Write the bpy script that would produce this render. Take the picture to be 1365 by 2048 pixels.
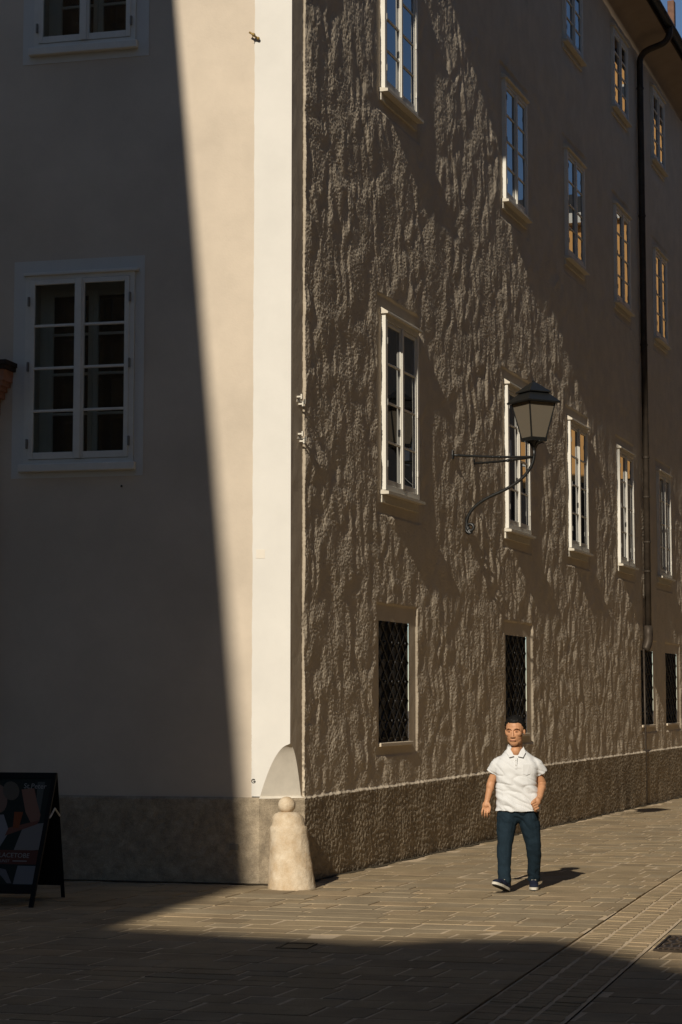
import bpy, bmesh, math, random
import numpy as np
from math import sin, cos, radians, pi, atan, atan2, sqrt
from mathutils import Vector, Matrix

random.seed(7)
sc = bpy.context.scene
for o in list(bpy.data.objects):
    bpy.data.objects.remove(o)

# ------------------------------------------------------------------ camera
FPX = 3850.0; CAMH = 1.85; PITCH = atan(370 / FPX)
cam = bpy.data.cameras.new('camera'); camo = bpy.data.objects.new('camera', cam)
sc.collection.objects.link(camo); sc.camera = camo
cam.sensor_fit = 'VERTICAL'; cam.sensor_height = 36.0; cam.lens = 36.0 * FPX / 2048
cam.clip_start = 0.1; cam.clip_end = 3000
camo.location = (0, 0, CAMH); camo.rotation_euler = (pi / 2 + PITCH, 0, 0)

# ------------------------------------------------------------------ light
AR = radians(20.2); AL = radians(-76.5)            # directions of the two facades
SUN_EL = radians(30); SUN_AZ = AR - radians(2.8)    # light rakes along the street facade
SD = Vector((sin(SUN_AZ) * cos(SUN_EL), cos(SUN_AZ) * cos(SUN_EL), -sin(SUN_EL)))
w = bpy.data.worlds.new('World'); sc.world = w; w.use_nodes = True
nt = w.node_tree; bg = nt.nodes['Background']
sky = nt.nodes.new('ShaderNodeTexSky'); sky.sky_type = 'NISHITA'; sky.sun_disc = False
sky.sun_elevation = SUN_EL; sky.sun_rotation = atan2(-SD.x, -SD.y)
sky.air_density = 1.0; sky.dust_density = 0.0; sky.ozone_density = 3.5; sky.altitude = 600
nt.links.new(sky.outputs[0], bg.inputs[0]); bg.inputs[1].default_value = 0.064
sl = bpy.data.lights.new('sun', 'SUN'); sl.energy = 4.5; sl.angle = radians(0.53); sl.color = (1.0, 0.915, 0.775)
so = bpy.data.objects.new('sun', sl); sc.collection.objects.link(so)
so.rotation_euler = SD.to_track_quat('-Z', 'Y').to_euler(); so.location = (-20, -40, 40)
vs = sc.view_settings
vs.view_transform = 'Standard'; vs.look = 'None'; vs.exposure = 0.0; vs.gamma = 1.0; vs.use_curve_mapping = False
sc.cycles.max_bounces = 7; sc.cycles.diffuse_bounces = 4; sc.cycles.glossy_bounces = 4; sc.cycles.transparent_max_bounces = 12
sc.cycles.sample_clamp_indirect = 6

# ------------------------------------------------------------------ frames of reference
K = Vector((-0.508, 19.3465, 0.0))                 # foot of the corner
DR = Vector((sin(AR), cos(AR), 0)); NR = Vector((cos(AR), -sin(AR), 0))
DL = Vector((sin(AL), cos(AL), 0)); NL = Vector((-cos(AL), sin(AL), 0))
UP = Vector((0, 0, 1))
RZ = atan2(DR.y, DR.x); LZ = atan2(-DL.y, -DL.x)
def Rp(t, h, o=0.0): return DR * t + NR * o + UP * h          # relative to K
def Lp(s, h, o=0.0): return DL * s + NL * o + UP * h
def gz(x, y):                                               # street falls a little as it recedes
    b = (x - K.x) * DR.x + (y - K.y) * DR.y
    return -0.0078 * min(max(b, 0.0), 30.0)

# ------------------------------------------------------------------ materials
MATS = {}
def mat(name, col, rough=0.8, var=0.0, vscale=3.0, bump=0.0, bscale=60.0, metal=0.0, spec=0.12, ior=1.5, col2=None, stretch=None, fine=0.0):
    if name in MATS: return MATS[name]
    m = bpy.data.materials.new(name); m.use_nodes = True; MATS[name] = m
    n = m.node_tree.nodes; l = m.node_tree.links; p = n['Principled BSDF']
    p.inputs['Base Color'].default_value = (*col, 1); p.inputs['Roughness'].default_value = rough
    p.inputs['Metallic'].default_value = metal; p.inputs['Specular IOR Level'].default_value = spec; p.inputs['IOR'].default_value = ior
    tc = n.new('ShaderNodeTexCoord'); src = tc.outputs['Object']
    if stretch:
        mp = n.new('ShaderNodeMapping'); mp.inputs['Scale'].default_value = stretch; l.new(src, mp.inputs[0]); src2 = mp.outputs[0]
    else: src2 = src
    if var or col2:
        a = n.new('ShaderNodeTexNoise'); a.inputs['Scale'].default_value = vscale; a.inputs['Detail'].default_value = 6; a.inputs['Roughness'].default_value = 0.65
        l.new(src2, a.inputs['Vector'])
        r = n.new('ShaderNodeValToRGB'); c2 = col2 or tuple(c * (1 - var) for c in col)
        r.color_ramp.elements[0].position = 0.35; r.color_ramp.elements[1].position = 0.68
        r.color_ramp.elements[0].color = (*c2, 1); r.color_ramp.elements[1].color = (*[min(1, c * (1 + var * 0.3)) for c in col], 1)
        l.new(a.outputs[0], r.inputs[0]); out = r.outputs[0]
        if fine:
            b = n.new('ShaderNodeTexNoise'); b.inputs['Scale'].default_value = 140; b.inputs['Detail'].default_value = 2
            l.new(src, b.inputs['Vector'])
            r2 = n.new('ShaderNodeMapRange'); r2.inputs[1].default_value = 0.3; r2.inputs[2].default_value = 0.7
            r2.inputs[3].default_value = 1 - fine; r2.inputs[4].default_value = 1 + fine
            l.new(b.outputs[0], r2.inputs[0])
            mx = n.new('ShaderNodeVectorMath'); mx.operation = 'SCALE'; l.new(out, mx.inputs[0]); l.new(r2.outputs[0], mx.inputs['Scale']); out = mx.outputs[0]
        l.new(out, p.inputs['Base Color'])
    if bump:
        b = n.new('ShaderNodeTexNoise'); b.inputs['Scale'].default_value = bscale; b.inputs['Detail'].default_value = 4
        l.new(src, b.inputs['Vector'])
        bp = n.new('ShaderNodeBump'); bp.inputs['Strength'].default_value = 1.0; bp.inputs['Distance'].default_value = bump
        l.new(b.outputs[0], bp.inputs['Height']); l.new(bp.outputs[0], p.inputs['Normal'])
    return m

M_PLASTER = mat('smooth_tan_plaster', (0.60, 0.51, 0.405), 0.95, 0.13, 0.9, 0.0016, 45)
M_WHITE = mat('white_limewash', (0.685, 0.655, 0.60), 0.95, 0.06, 1.4, 0.0006, 50)
M_ROUGH = mat('roughcast_render', (0.63, 0.535, 0.41), 0.95, 0.10, 2.5, fine=0.08)
M_PLINTH = mat('coarse_plinth_render', (0.40, 0.325, 0.23), 0.97, 0.35, 9.0, 0.006, 55, fine=0.25)
M_SURR = mat('window_surround_plaster', (0.62, 0.60, 0.55), 0.95, 0.04, 3, 0.0006, 60)
M_CHAMF = mat('grey_corner_plaster', (0.72, 0.66, 0.56), 0.95, 0.10, 6, 0.001, 30)
M_PAINT = mat('white_window_paint', (0.68, 0.65, 0.58), 0.5, 0.06, 8, 0.0)
M_SILL = mat('sill_paint', (0.60, 0.545, 0.45), 0.6, 0.1, 9)
M_IRON = mat('black_wrought_iron', (0.02, 0.018, 0.016), 0.45, 0.0, spec=0.5)
M_LAMPM = mat('lamp_black_paint', (0.011, 0.0115, 0.011), 0.42, 0.3, 20, 0.0004, 80, spec=0.5)
M_PIPE = mat('downpipe_metal', (0.07, 0.055, 0.042), 0.5, 0.35, 5, metal=0.3)
M_SOFFIT = mat('soffit_plaster', (0.34, 0.265, 0.20), 0.95, 0.1, 2)
M_ROOF = mat('roof_tile', (0.20, 0.085, 0.05), 0.85, 0.4, 4)
M_HINGE = mat('hinge_metal', (0.22, 0.21, 0.19), 0.5, metal=0.4)
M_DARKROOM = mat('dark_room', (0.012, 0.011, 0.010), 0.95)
M_STONE = mat('bollard_stone', (0.60, 0.51, 0.385), 0.9, 0.25, 6, 0.006, 30, col2=(0.47, 0.35, 0.22), fine=.1)
M_MORTAR = mat('paving_mortar', (0.56, 0.44, 0.30), 0.95, 0.2, 8, 0.002, 60)
M_GROUND = mat('ground_bed', (0.14, 0.115, 0.085), 0.95, 0.2, 2)
M_SLABS = [mat('paving_stone_%s' % k, c, 0.9, 0.26, 1.8, 0.003, 45, fine=0.2) for k, c in
           (('brown', (0.335, 0.255, 0.155)), ('grey', (0.315, 0.248, 0.16)), ('warm', (0.35, 0.262, 0.16)), ('dark', (0.295, 0.225, 0.14)))]
M_CAST = mat('cast_iron', (0.05, 0.038, 0.028), 0.6, 0.4, 15, metal=0.5)
M_FLASH = mat('cornice_flashing', (0.05, 0.035, 0.028), 0.7)
M_RED = mat('red_cornice_stone', (0.40, 0.20, 0.13), 0.9, 0.15, 6)

def glass(name, ior, tint, interior):
    m = bpy.data.materials.new(name); m.use_nodes = True; n = m.node_tree.nodes; l = m.node_tree.links
    n.remove(n['Principled BSDF']); out = n['Material Output']
    f = n.new('ShaderNodeFresnel'); f.inputs[0].default_value = ior
    g = n.new('ShaderNodeBsdfGlossy'); g.inputs['Color'].default_value = (*tint, 1); g.inputs['Roughness'].default_value = 0.004
    if interior is None:
        t = n.new('ShaderNodeBsdfTransparent'); t.inputs[0].default_value = (0.86, 0.88, 0.87, 1)
    else:
        t = n.new('ShaderNodeBsdfDiffuse'); t.inputs[0].default_value = (*interior, 1)
    mx = n.new('ShaderNodeMixShader'); l.new(f.outputs[0], mx.inputs[0]); l.new(t.outputs[0], mx.inputs[1]); l.new(g.outputs[0], mx.inputs[2])
    l.new(mx.outputs[0], out.inputs[0]); return m
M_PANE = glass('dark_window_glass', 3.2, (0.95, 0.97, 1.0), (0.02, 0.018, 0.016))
M_PANE_CLEAR = glass('clear_window_glass', 1.45, (1, 1, 1), None)

# ------------------------------------------------------------------ object helpers
def link(o, parent=None):
    sc.collection.objects.link(o)
    if parent is not None: o.parent = parent
    return o
def empty(name, loc=(0, 0, 0), rz=0.0, parent=None):
    o = bpy.data.objects.new(name, None); o.location = loc; o.rotation_euler = (0, 0, rz); o.empty_display_size = 0.2
    return link(o, parent)
def tag(o, label, cat=None, group=None, kind=None):
    o['label'] = label
    if cat: o['category'] = cat
    if group: o['group'] = group
    if kind: o['kind'] = kind
    return o
def mesh(name, verts, faces, m, parent=None, smooth=False):
    me = bpy.data.meshes.new(name); me.from_pydata([tuple(v) for v in verts], [], faces); me.update()
    if m: me.materials.append(m)
    if smooth: me.polygons.foreach_set('use_smooth', [True] * len(me.polygons))
    return link(bpy.data.objects.new(name, me), parent)
class MB:
    def __init__(s): s.v = []; s.f = []
    def box(s, x0, x1, y0, y1, z0, z1, bev=0.0):
        n = len(s.v)
        if bev <= 0:
            s.v += [(x, y, z) for z in (z0, z1) for y in (y0, y1) for x in (x0, x1)]
            s.f += [tuple(n + i for i in q) for q in ((0, 2, 3, 1), (4, 5, 7, 6), (0, 1, 5, 4), (2, 6, 7, 3), (0, 4, 6, 2), (1, 3, 7, 5))]
        else:
            bm = bmesh.new(); bmesh.ops.create_cube(bm, size=1)
            for v in bm.verts: v.co = ((x0 + x1) / 2 + v.co.x * (x1 - x0), (y0 + y1) / 2 + v.co.y * (y1 - y0), (z0 + z1) / 2 + v.co.z * (z1 - z0))
            bmesh.ops.bevel(bm, geom=bm.edges[:] , offset=bev, segments=1, affect='EDGES')
            s.add_bm(bm)
        return s
    def add_bm(s, bm):
        n = len(s.v); bm.verts.index_update()
        s.v += [tuple(v.co) for v in bm.verts]; s.f += [tuple(n + v.index for v in f.verts) for f in bm.faces]; bm.free()
        return s
    def poly(s, vs, fs):
        n = len(s.v); s.v += [tuple(v) for v in vs]; s.f += [tuple(n + i for i in f) for f in fs]; return s
    def tube(s, pts, r, seg=8, cap=True, flat=1.0):
        pts = [Vector(p) for p in pts]; n0 = len(s.v); N = len(pts)
        rr = r if isinstance(r, (list, tuple)) else [r] * N
        t = (pts[1] - pts[0]).normalized(); a = t.orthogonal().normalized()
        for i, p in enumerate(pts):
            t = (pts[min(i + 1, N - 1)] - pts[max(i - 1, 0)]).normalized()
            a = (a - t * a.dot(t)).normalized(); b = t.cross(a)
            for k in range(seg):
                an = 2 * pi * k / seg; s.v.append(tuple(p + (a * cos(an) + b * sin(an) * flat) * rr[i]))
        for i in range(N - 1):
            for k in range(seg):
                q = (k + 1) % seg; s.f.append((n0 + i * seg + k, n0 + i * seg + q, n0 + (i + 1) * seg + q, n0 + (i + 1) * seg + k))
        if cap:
            s.f.append(tuple(n0 + k for k in reversed(range(seg)))); s.f.append(tuple(n0 + (N - 1) * seg + k for k in range(seg)))
        return s
    def lathe(s, prof, seg=24, cx=0, cy=0, shear=None):
        n0 = len(s.v)
        for r, z in prof:
            ox, oy = shear(z) if shear else (0, 0)
            for k in range(seg):
                an = 2 * pi * k / seg; s.v.append((cx + ox + r * cos(an), cy + oy + r * sin(an), z))
        for i in range(len(prof) - 1):
            for k in range(seg):
                q = (k + 1) % seg; s.f.append((n0 + i * seg + k, n0 + i * seg + q, n0 + (i + 1) * seg + q, n0 + (i + 1) * seg + k))
        s.f.append(tuple(n0 + k for k in reversed(range(seg)))); s.f.append(tuple(n0 + (len(prof) - 1) * seg + k for k in range(seg)))
        return s
    def ball(s, c, r, u=16, v=10, sc3=(1, 1, 1)):
        bm = bmesh.new(); bmesh.ops.create_uvsphere(bm, u_segments=u, v_segments=v, radius=r)
        for q in bm.verts: q.co = Vector((q.co.x * sc3[0], q.co.y * sc3[1], q.co.z * sc3[2])) + Vector(c)
        return s.add_bm(bm)
    def build(s, name, m, parent=None, smooth=False): return mesh(name, s.v, s.f, m, parent, smooth)
    def data(s, name, m):
        me = bpy.data.meshes.new(name); me.from_pydata(s.v, [], s.f); me.update(); me.materials.append(m); return me
def inst(name, me, parent, loc=(0, 0, 0), rot=(0, 0, 0)):
    o = bpy.data.objects.new(name, me); o.location = loc; o.rotation_euler = rot; return link(o, parent)
def npmesh(name, V, F, m, parent=None):
    me = bpy.data.meshes.new(name); nv, nf = len(V), len(F)
    me.vertices.add(nv); me.vertices.foreach_set('co', np.ascontiguousarray(V, dtype=np.float32).ravel())
    me.loops.add(nf * 4); me.loops.foreach_set('vertex_index', np.ascontiguousarray(F, dtype=np.int32).ravel())
    me.polygons.add(nf); me.polygons.foreach_set('loop_start', np.arange(0, nf * 4, 4, dtype=np.int32))
    me.update(calc_edges=True); me.materials.append(m)
    return link(bpy.data.objects.new(name, me), parent)

# gradient noise on arrays
def gnoise(x, y, seed=0):
    xi = np.floor(x).astype(np.int64); yi = np.floor(y).astype(np.int64); xf = x - xi; yf = y - yi
    def g(ix, iy):
        hsh = (ix * 374761393 + iy * 668265263 + seed * 1442695041) & 0xffffffff
        hsh = ((hsh ^ (hsh >> 13)) * 1274126177) & 0xffffffff
        a = ((hsh ^ (hsh >> 16)) & 0xffff) / 65536.0 * 2 * pi
        return np.cos(a), np.sin(a)
    u = xf * xf * xf * (xf * (xf * 6 - 15) + 10); v = yf * yf * yf * (yf * (yf * 6 - 15) + 10)
    def dd(ix, iy, fx, fy):
        a, b = g(ix, iy); return a * fx + b * fy
    n00 = dd(xi, yi, xf, yf); n10 = dd(xi + 1, yi, xf - 1, yf); n01 = dd(xi, yi + 1, xf, yf - 1); n11 = dd(xi + 1, yi + 1, xf - 1, yf - 1)
    return ((n00 * (1 - u) + n10 * u) * (1 - v) + (n01 * (1 - u) + n11 * u) * v) * 1.4
def sstep(a, b, x):
    q = np.clip((x - a) / (b - a), 0, 1); return q * q * (3 - 2 * q)

# ------------------------------------------------------------------ the corner building
bld = empty('corner_building', K)
tag(bld, 'tall pale corner building with roughcast street side and white corner band', 'building')
PL_H = 0.85; APEX = 1.38; CH = 0.30; TOP = 14.25
def chw(h):                                              # width of the corner chamfer at height h
    if h >= APEX: return 0.0
    if h <= PL_H: return CH
    return CH * sqrt((APEX - h) / (APEX - PL_H))
WT = [3.44, 8.79, 12.58, 16.32, 20.0]                    # window axes along the street facade
WW = 1.26
ROWS = [(4.22, 6.27, range(5)), (8.95, 10.72, range(5)), (12.55, 14.02, range(0, 5))]
BAR = [(3.25, 1.10), (8.70, 1.14), (18.17, 1.16), (20.63, 1.22)]; B0, B1 = 1.335, 2.72

# --- street facade: one relief sheet (roughcast, recessed smooth bands, plinth)
ts = [0.0]
while ts[-1] < 24: ts.append(ts[-1] + 0.0122 + 0.00112 * ts[-1])
ts = sorted(set([x for x in ts if not .322 < x < .36] + [.322, .334, .3395, .36]))
hs = [-0.35]
while hs[-1] < TOP: hs.append(hs[-1] + (0.0108 if hs[-1] < 8.6 else 0.0165 if hs[-1] < 11.2 else 0.10))
hs[-1] = TOP
tv = np.array(ts); hv = np.array(hs); T0, Hh = np.meshgrid(tv, hv)
chv = np.array([chw(h) for h in hs])[:, None]
T = np.where(T0 < 0.34, chv + T0 * (0.34 - chv) / 0.34, T0)
wx = 0.10 * gnoise(T / 0.5, Hh / 0.5, 15); wy = 0.16 * gnoise(T / 0.45, Hh / 0.5, 16)
amp = 0.75 + 0.9 * gnoise(T / 0.9, Hh / 1.1, 17)
und = 0.0118 * amp * gnoise((T + wx) / 0.18, (Hh + wy) / 0.26, 1) + 0.0125 * gnoise((T + wx) / 0.42, (Hh + wy) / 0.50, 3) + 0.0030 * gnoise((T + wx) / 0.09, Hh / 0.11, 2)
und += 0.006 * gnoise(T / 1.5, Hh / 1.9, 8)
grain = 0.0026 * gnoise(T / 0.036, Hh / 0.028, 4) + 0.0042 * gnoise(T / 0.022, Hh / 0.019, 5) + 0.0013 * np.random.RandomState(3).standard_normal(T.shape)
rng = np.random.RandomState(5)
smooth = np.zeros_like(T)
wob = 0.006 * gnoise(Hh / 0.2, T / 0.2, 6)
def area(t0, t1, h0, h1, e=0.012):
    return sstep(t0 - e, t0 + e, T + wob) * (1 - sstep(t1 - e, t1 + e, T + wob)) * sstep(h0 - e, h0 + e, Hh + wob) * (1 - sstep(h1 - e, h1 + e, Hh + wob))
smooth = np.maximum(smooth, (T < .336).astype(float))
for h0, h1, idx in ROWS:
    for i in idx:
        smooth = np.maximum(smooth, area(WT[i] - 0.80, WT[i] + 0.80, h0 - 0.28, h1 + 0.22))
for c, wd in BAR:
    smooth = np.maximum(smooth, area(c - wd / 2 - 0.10, c + wd / 2 + 0.27, B0 - 0.15, B1 + 0.19))
soft = 0.12 * und + 0.0003 * rng.standard_normal(T.shape)
soft *= sstep(0, .06, T - chv)
O = (und + grain + 0.018) * (1 - smooth) + smooth * soft
pl = 1 - sstep(PL_H - 0.014, PL_H + 0.003, Hh + 0.012 * gnoise(T / 0.1, T * 0 + 3.3, 11))
pgr = 0.0060 * gnoise(T / 0.055, Hh / 0.045, 21) + 0.0048 * gnoise(T / 0.026, Hh / 0.022, 22) + 0.010 * gnoise(T / 0.5, Hh / 0.5, 23)
O = O * (1 - pl) + pl * (0.045 + pgr)
P = np.empty(T.shape + (3,))
for k in range(3): P[..., k] = DR[k] * T + NR[k] * O + (Hh if k == 2 else 0)
hole = np.zeros((len(hv) - 1, len(tv) - 1), bool)
Tc = (T[:-1, :-1] + T[1:, 1:]) / 2; Hc = (Hh[:-1, :-1] + Hh[1:, 1:]) / 2
for h0, h1, idx in ROWS:
    for i in idx: hole |= (abs(Tc - WT[i]) < WW / 2 - 0.05) & (Hc > h0 + 0.0) & (Hc < h1 - 0.03)
for c, wd in BAR: hole |= (abs(Tc - c) < wd / 2) & (Hc > B0) & (Hc < B1)
nc = len(tv); ii, jj = np.nonzero(~hole); a = ii * nc + jj
F = np.stack([a, a + 1, a + nc + 1, a + nc], 1)
isP = Hc[ii, jj] < PL_H - 0.02
V = P.reshape(-1, 3)
def sub(name, sel, m):
    Fs = F[sel]; u, inv = np.unique(Fs, return_inverse=True)
    return npmesh(name, V[u], inv.reshape(-1, 4), m, bld)
tag(sub('street_wall', ~isP, M_ROUGH), 'raking-lit roughcast wall with smooth bands')
tag(sub('street_plinth', isP, M_PLINTH), 'coarse dark plinth with a sunlit top ledge')
right_edge = P[:, 0, :]                                   # corner edge of the street side

# --- corner band on the square side + chamfer
LBW = 0.40
lh = hs
def left_off(h): return 0.022 if h < PL_H else 0.0
ls = [0.0, 0.1, 0.2, 0.3, LBW]
vb, fb, vp, fp, ledge = [], [], [], [], []
for h in lh:
    c = chw(h); ledge.append(Lp(c * 1.04, h, left_off(h)))
cut = next(i for i, h in enumerate(lh) if h >= PL_H)
def grid(rows, off, s_end, wobble=0.0):
    v, f = [], []; n = len(ls)
    for h in rows:
        c = chw(h) * 1.04
        for k in range(n):
            s = c + (s_end - c) * k / (n - 1)
            if k == n - 1: s += wobble * (random.random() - .5)
            v.append(Lp(s, h, off))
    for i in range(len(rows) - 1):
        for k in range(n - 1):
            a0 = i * n + k; f.append((a0, a0 + n, a0 + n + 1, a0 + 1))
    return v, f
rows_hi = [h for h in lh if h >= PL_H and (h < 1.5 or int(h * 100) % 7 == 0 or h == lh[-1])]
v, f = grid(rows_hi, 0.0, LBW, 0.007); mesh('corner_band', v, f, M_WHITE, bld)
# thin edge of the band towards the wall
v = []; f = []
for i, h in enumerate((PL_H, TOP)): v += [Lp(LBW - .004, h, 0), Lp(LBW - .004, h, -0.012)]
# chamfer / corner seam, joining the two walls
v, f = [], []; N = 6
for i, h in enumerate(lh):
    A = ledge[i]; B = Vector(right_edge[i])
    for k in range(N + 1):
        q = k / N; p = A.lerp(B, q); v.append(p)
for i in range(len(lh) - 1):
    for k in range(N): a0 = i * (N + 1) + k; f.append((a0, a0 + 1, a0 + N + 2, a0 + N + 1))
fp = [q for q in f if lh[q[0] // (N + 1)] < PL_H - 0.02]; fh = [q for q in f if lh[q[0] // (N + 1)] >= PL_H - 0.02]
def compact(name, v, f, m):
    u = sorted({i for q in f for i in q}); mp = {j: i for i, j in enumerate(u)}
    return mesh(name, [v[i] for i in u], [tuple(mp[i] for i in q) for q in f], m, bld)
compact('corner_chamfer', v, fh, M_CHAMF); compact('plinth_chamfer', v, fp, M_PLINTH)

# --- square-side wall with two window openings
LW = [(4.24, 6.28, 1.68, 2.895), (8.71, 10.75, 1.70, 2.85)]
SEND = 12.0
def rect_wall(name, s_cuts, h_cuts, holes, off, m):
    vv, ff = [], []
    for h0, h1 in zip(h_cuts, h_cuts[1:]):
        for s0, s1 in zip(s_cuts, s_cuts[1:]):
            cs, chh = (s0 + s1) / 2, (h0 + h1) / 2
            if any(a < chh < b and c < cs < d for a, b, c, d in holes): continue
            n = len(vv); vv += [Lp(s0, h0, off), Lp(s1, h0, off), Lp(s1, h1, off), Lp(s0, h1, off)]; ff.append((n, n + 3, n + 2, n + 1))
    return mesh(name, vv, ff, m, bld)
ss = sorted({LBW - 0.004, SEND} | {x for q in LW for x in q[2:]}); hh = sorted({PL_H - 0.01, TOP} | {x for q in LW for x in q[:2]})
rect_wall('square_wall', ss, hh, LW, -0.008, M_PLASTER)
# rough plinth of the square side (light relief sheet)
sv = np.arange(0.30, 6.0, 0.02); pv = np.concatenate([np.arange(-0.2, PL_H, 0.02), [PL_H]])
S2, H2 = np.meshgrid(sv, pv); Oo = 0.022 + 0.004 * gnoise(S2 / 0.05, H2 / 0.05, 31) + 0.005 * gnoise(S2 / 0.4, H2 / 0.3, 32) + 0.0035 * rng.standard_normal(S2.shape)
Oo[-1, :] = -0.01
S2[:, 0] = CH * 1.04; Oo[:, 0] = 0.022
P2 = np.empty(S2.shape + (3,))
for k in range(3): P2[..., k] = DL[k] * S2 + NL[k] * Oo + (H2 if k == 2 else 0)
n2 = len(sv); i2, j2 = np.meshgrid(np.arange(len(pv) - 1), np.arange(n2 - 1), indexing='ij'); a = (i2 * n2 + j2).ravel()
npmesh('square_plinth', P2.reshape(-1, 3), np.stack([a, a + n2, a + n2 + 1, a + 1], 1), M_PLINTH, bld)

# --- windows of the street side
def sash_bits(wd, ht):
    """shared meshes of a two-leaf window, origin bottom centre of the opening, -y towards the street"""
    D = {}; x = wd / 2
    b = MB(); b.box(-x, -x + .065, -.045, .06, 0, ht); b.box(x - .065, x, -.045, .06, 0, ht); b.box(-x + .065, x - .065, -.045, .06, ht - .07, ht); b.box(-x + .065, x - .065, -.045, .06, 0, .06)
    D['frame'] = b.data('window_frame', M_PAINT)
    lw = x - .065 - .004; b = MB(); s = .046                # one leaf, origin its left bottom
    lh_ = ht - .07 - .06 - .008
    b.box(0, s, -.035, .015, 0, lh_, .004); b.box(lw - s, lw, -.035, .015, 0, lh_, .004); b.box(s, lw - s, -.033, .013, 0, s + .02, .004); b.box(s, lw - s, -.033, .013, lh_ - s, lh_, .004)
    D['sash'] = b.data('sash', M_PAINT)
    ph = (lh_ - 2 * s - .02 - 3 * .026) / 4; D['ph'] = ph; D['s'] = s; D['lw'] = lw
    b = MB(); b.box(s, lw - s, -.030, .010, 0, .024, .004); D['bar'] = b.data('glazing_bar', M_PAINT)
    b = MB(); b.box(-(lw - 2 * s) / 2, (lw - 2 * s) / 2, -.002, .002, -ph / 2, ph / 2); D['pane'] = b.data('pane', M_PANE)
    b = MB(); b.box(-.03, .03, -.052, -.036, .0, lh_, .004); D['strip'] = b.data('meeting_strip', M_PAINT)
    b = MB(); b.poly([(-x - .06, -.10, -.055), (x + .06, -.10, -.055), (x + .06, .02, -.055), (-x - .06, .02, -.055), (-x - .06, -.10, -.022), (x + .06, -.10, -.022), (x + .06, .02, .0), (-x - .06, .02, .0)],
                     [(0, 3, 2, 1), (4, 5, 6, 7), (0, 1, 5, 4), (2, 3, 7, 6), (0, 4, 7, 3), (1, 2, 6, 5)])
    b.box(-x - .045, x + .045, -.014, .02, -.15, -.056, .004); D['sill'] = b.data('sill', M_SILL)
    b = MB(); b.poly([(-x - .03, -.085, ht + .0), (x + .03, -.085, ht + .0), (x + .03, .02, ht + .0), (-x - .03, .02, ht + .0), (-x - .03, -.085, ht + .02), (x + .03, -.085, ht + .02), (x + .03, .02, ht + .09), (-x - .03, .02, ht + .09)],
                     [(0, 3, 2, 1), (4, 5, 6, 7), (0, 1, 5, 4), (2, 3, 7, 6), (0, 4, 7, 3), (1, 2, 6, 5)])
    D['drip'] = b.data('drip_board', M_SILL)
    b = MB(); b.box(-.008, .008, -.054, -.034, -.04, .04, .003); D['hinge'] = b.data('hinge', M_HINGE); D['hinge2'] = MB().box(-.006, .006, -.050, -.036, -.035, .035).data('hinge', M_PAINT)
    return D
rr = random.Random(11)
def street_window(D, t, h0, ht, wd, label):
    p = Rp(t, h0, .012); win = empty('window', p, RZ, bld); win['label'] = label; x = wd / 2; s = D['s']; lw = D['lw']
    inst('frame', D['frame'], win); inst('sill', D['sill'], win); inst('drip_board', D['drip'], win)
    for k, x0 in enumerate((-x + .067, .002)):
        inst('sash', D['sash'], win, (x0, 0, .064))
        for q in range(4):
            z = .064 + s + .02 + q * (D['ph'] + .026)
            inst('pane', D['pane'], win, (x0 + lw / 2, -.012, z + D['ph'] / 2), (radians(rr.uniform(-.25, .25)), 0, radians(rr.uniform(-.35, .35))))
            if q < 3: inst('glazing_bar', D['bar'], win, (x0, 0, z + D['ph']))
    inst('meeting_strip', D['strip'], win, (0, 0, .064))
    for z in (.15, .5, .85): inst('hinge', D['hinge'], win, (-x + .066, 0, ht * z)); inst('hinge', D['hinge2'], win, (x - .066, 0, ht * z))
names = ['first from the corner', 'second from the corner', 'third from the corner', 'fourth, left of the downpipe', 'fifth, right of the downpipe']
for r, (h0, h1, idx) in enumerate(ROWS):
    D = sash_bits(WW, h1 - h0)
    for i in idx:
        street_window(D, WT[i], h0, h1 - h0, WW, 'tall white two-leaf window, %s, %s row' % (names[i], ('lowest unbarred', 'middle', 'top')[r]))

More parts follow.
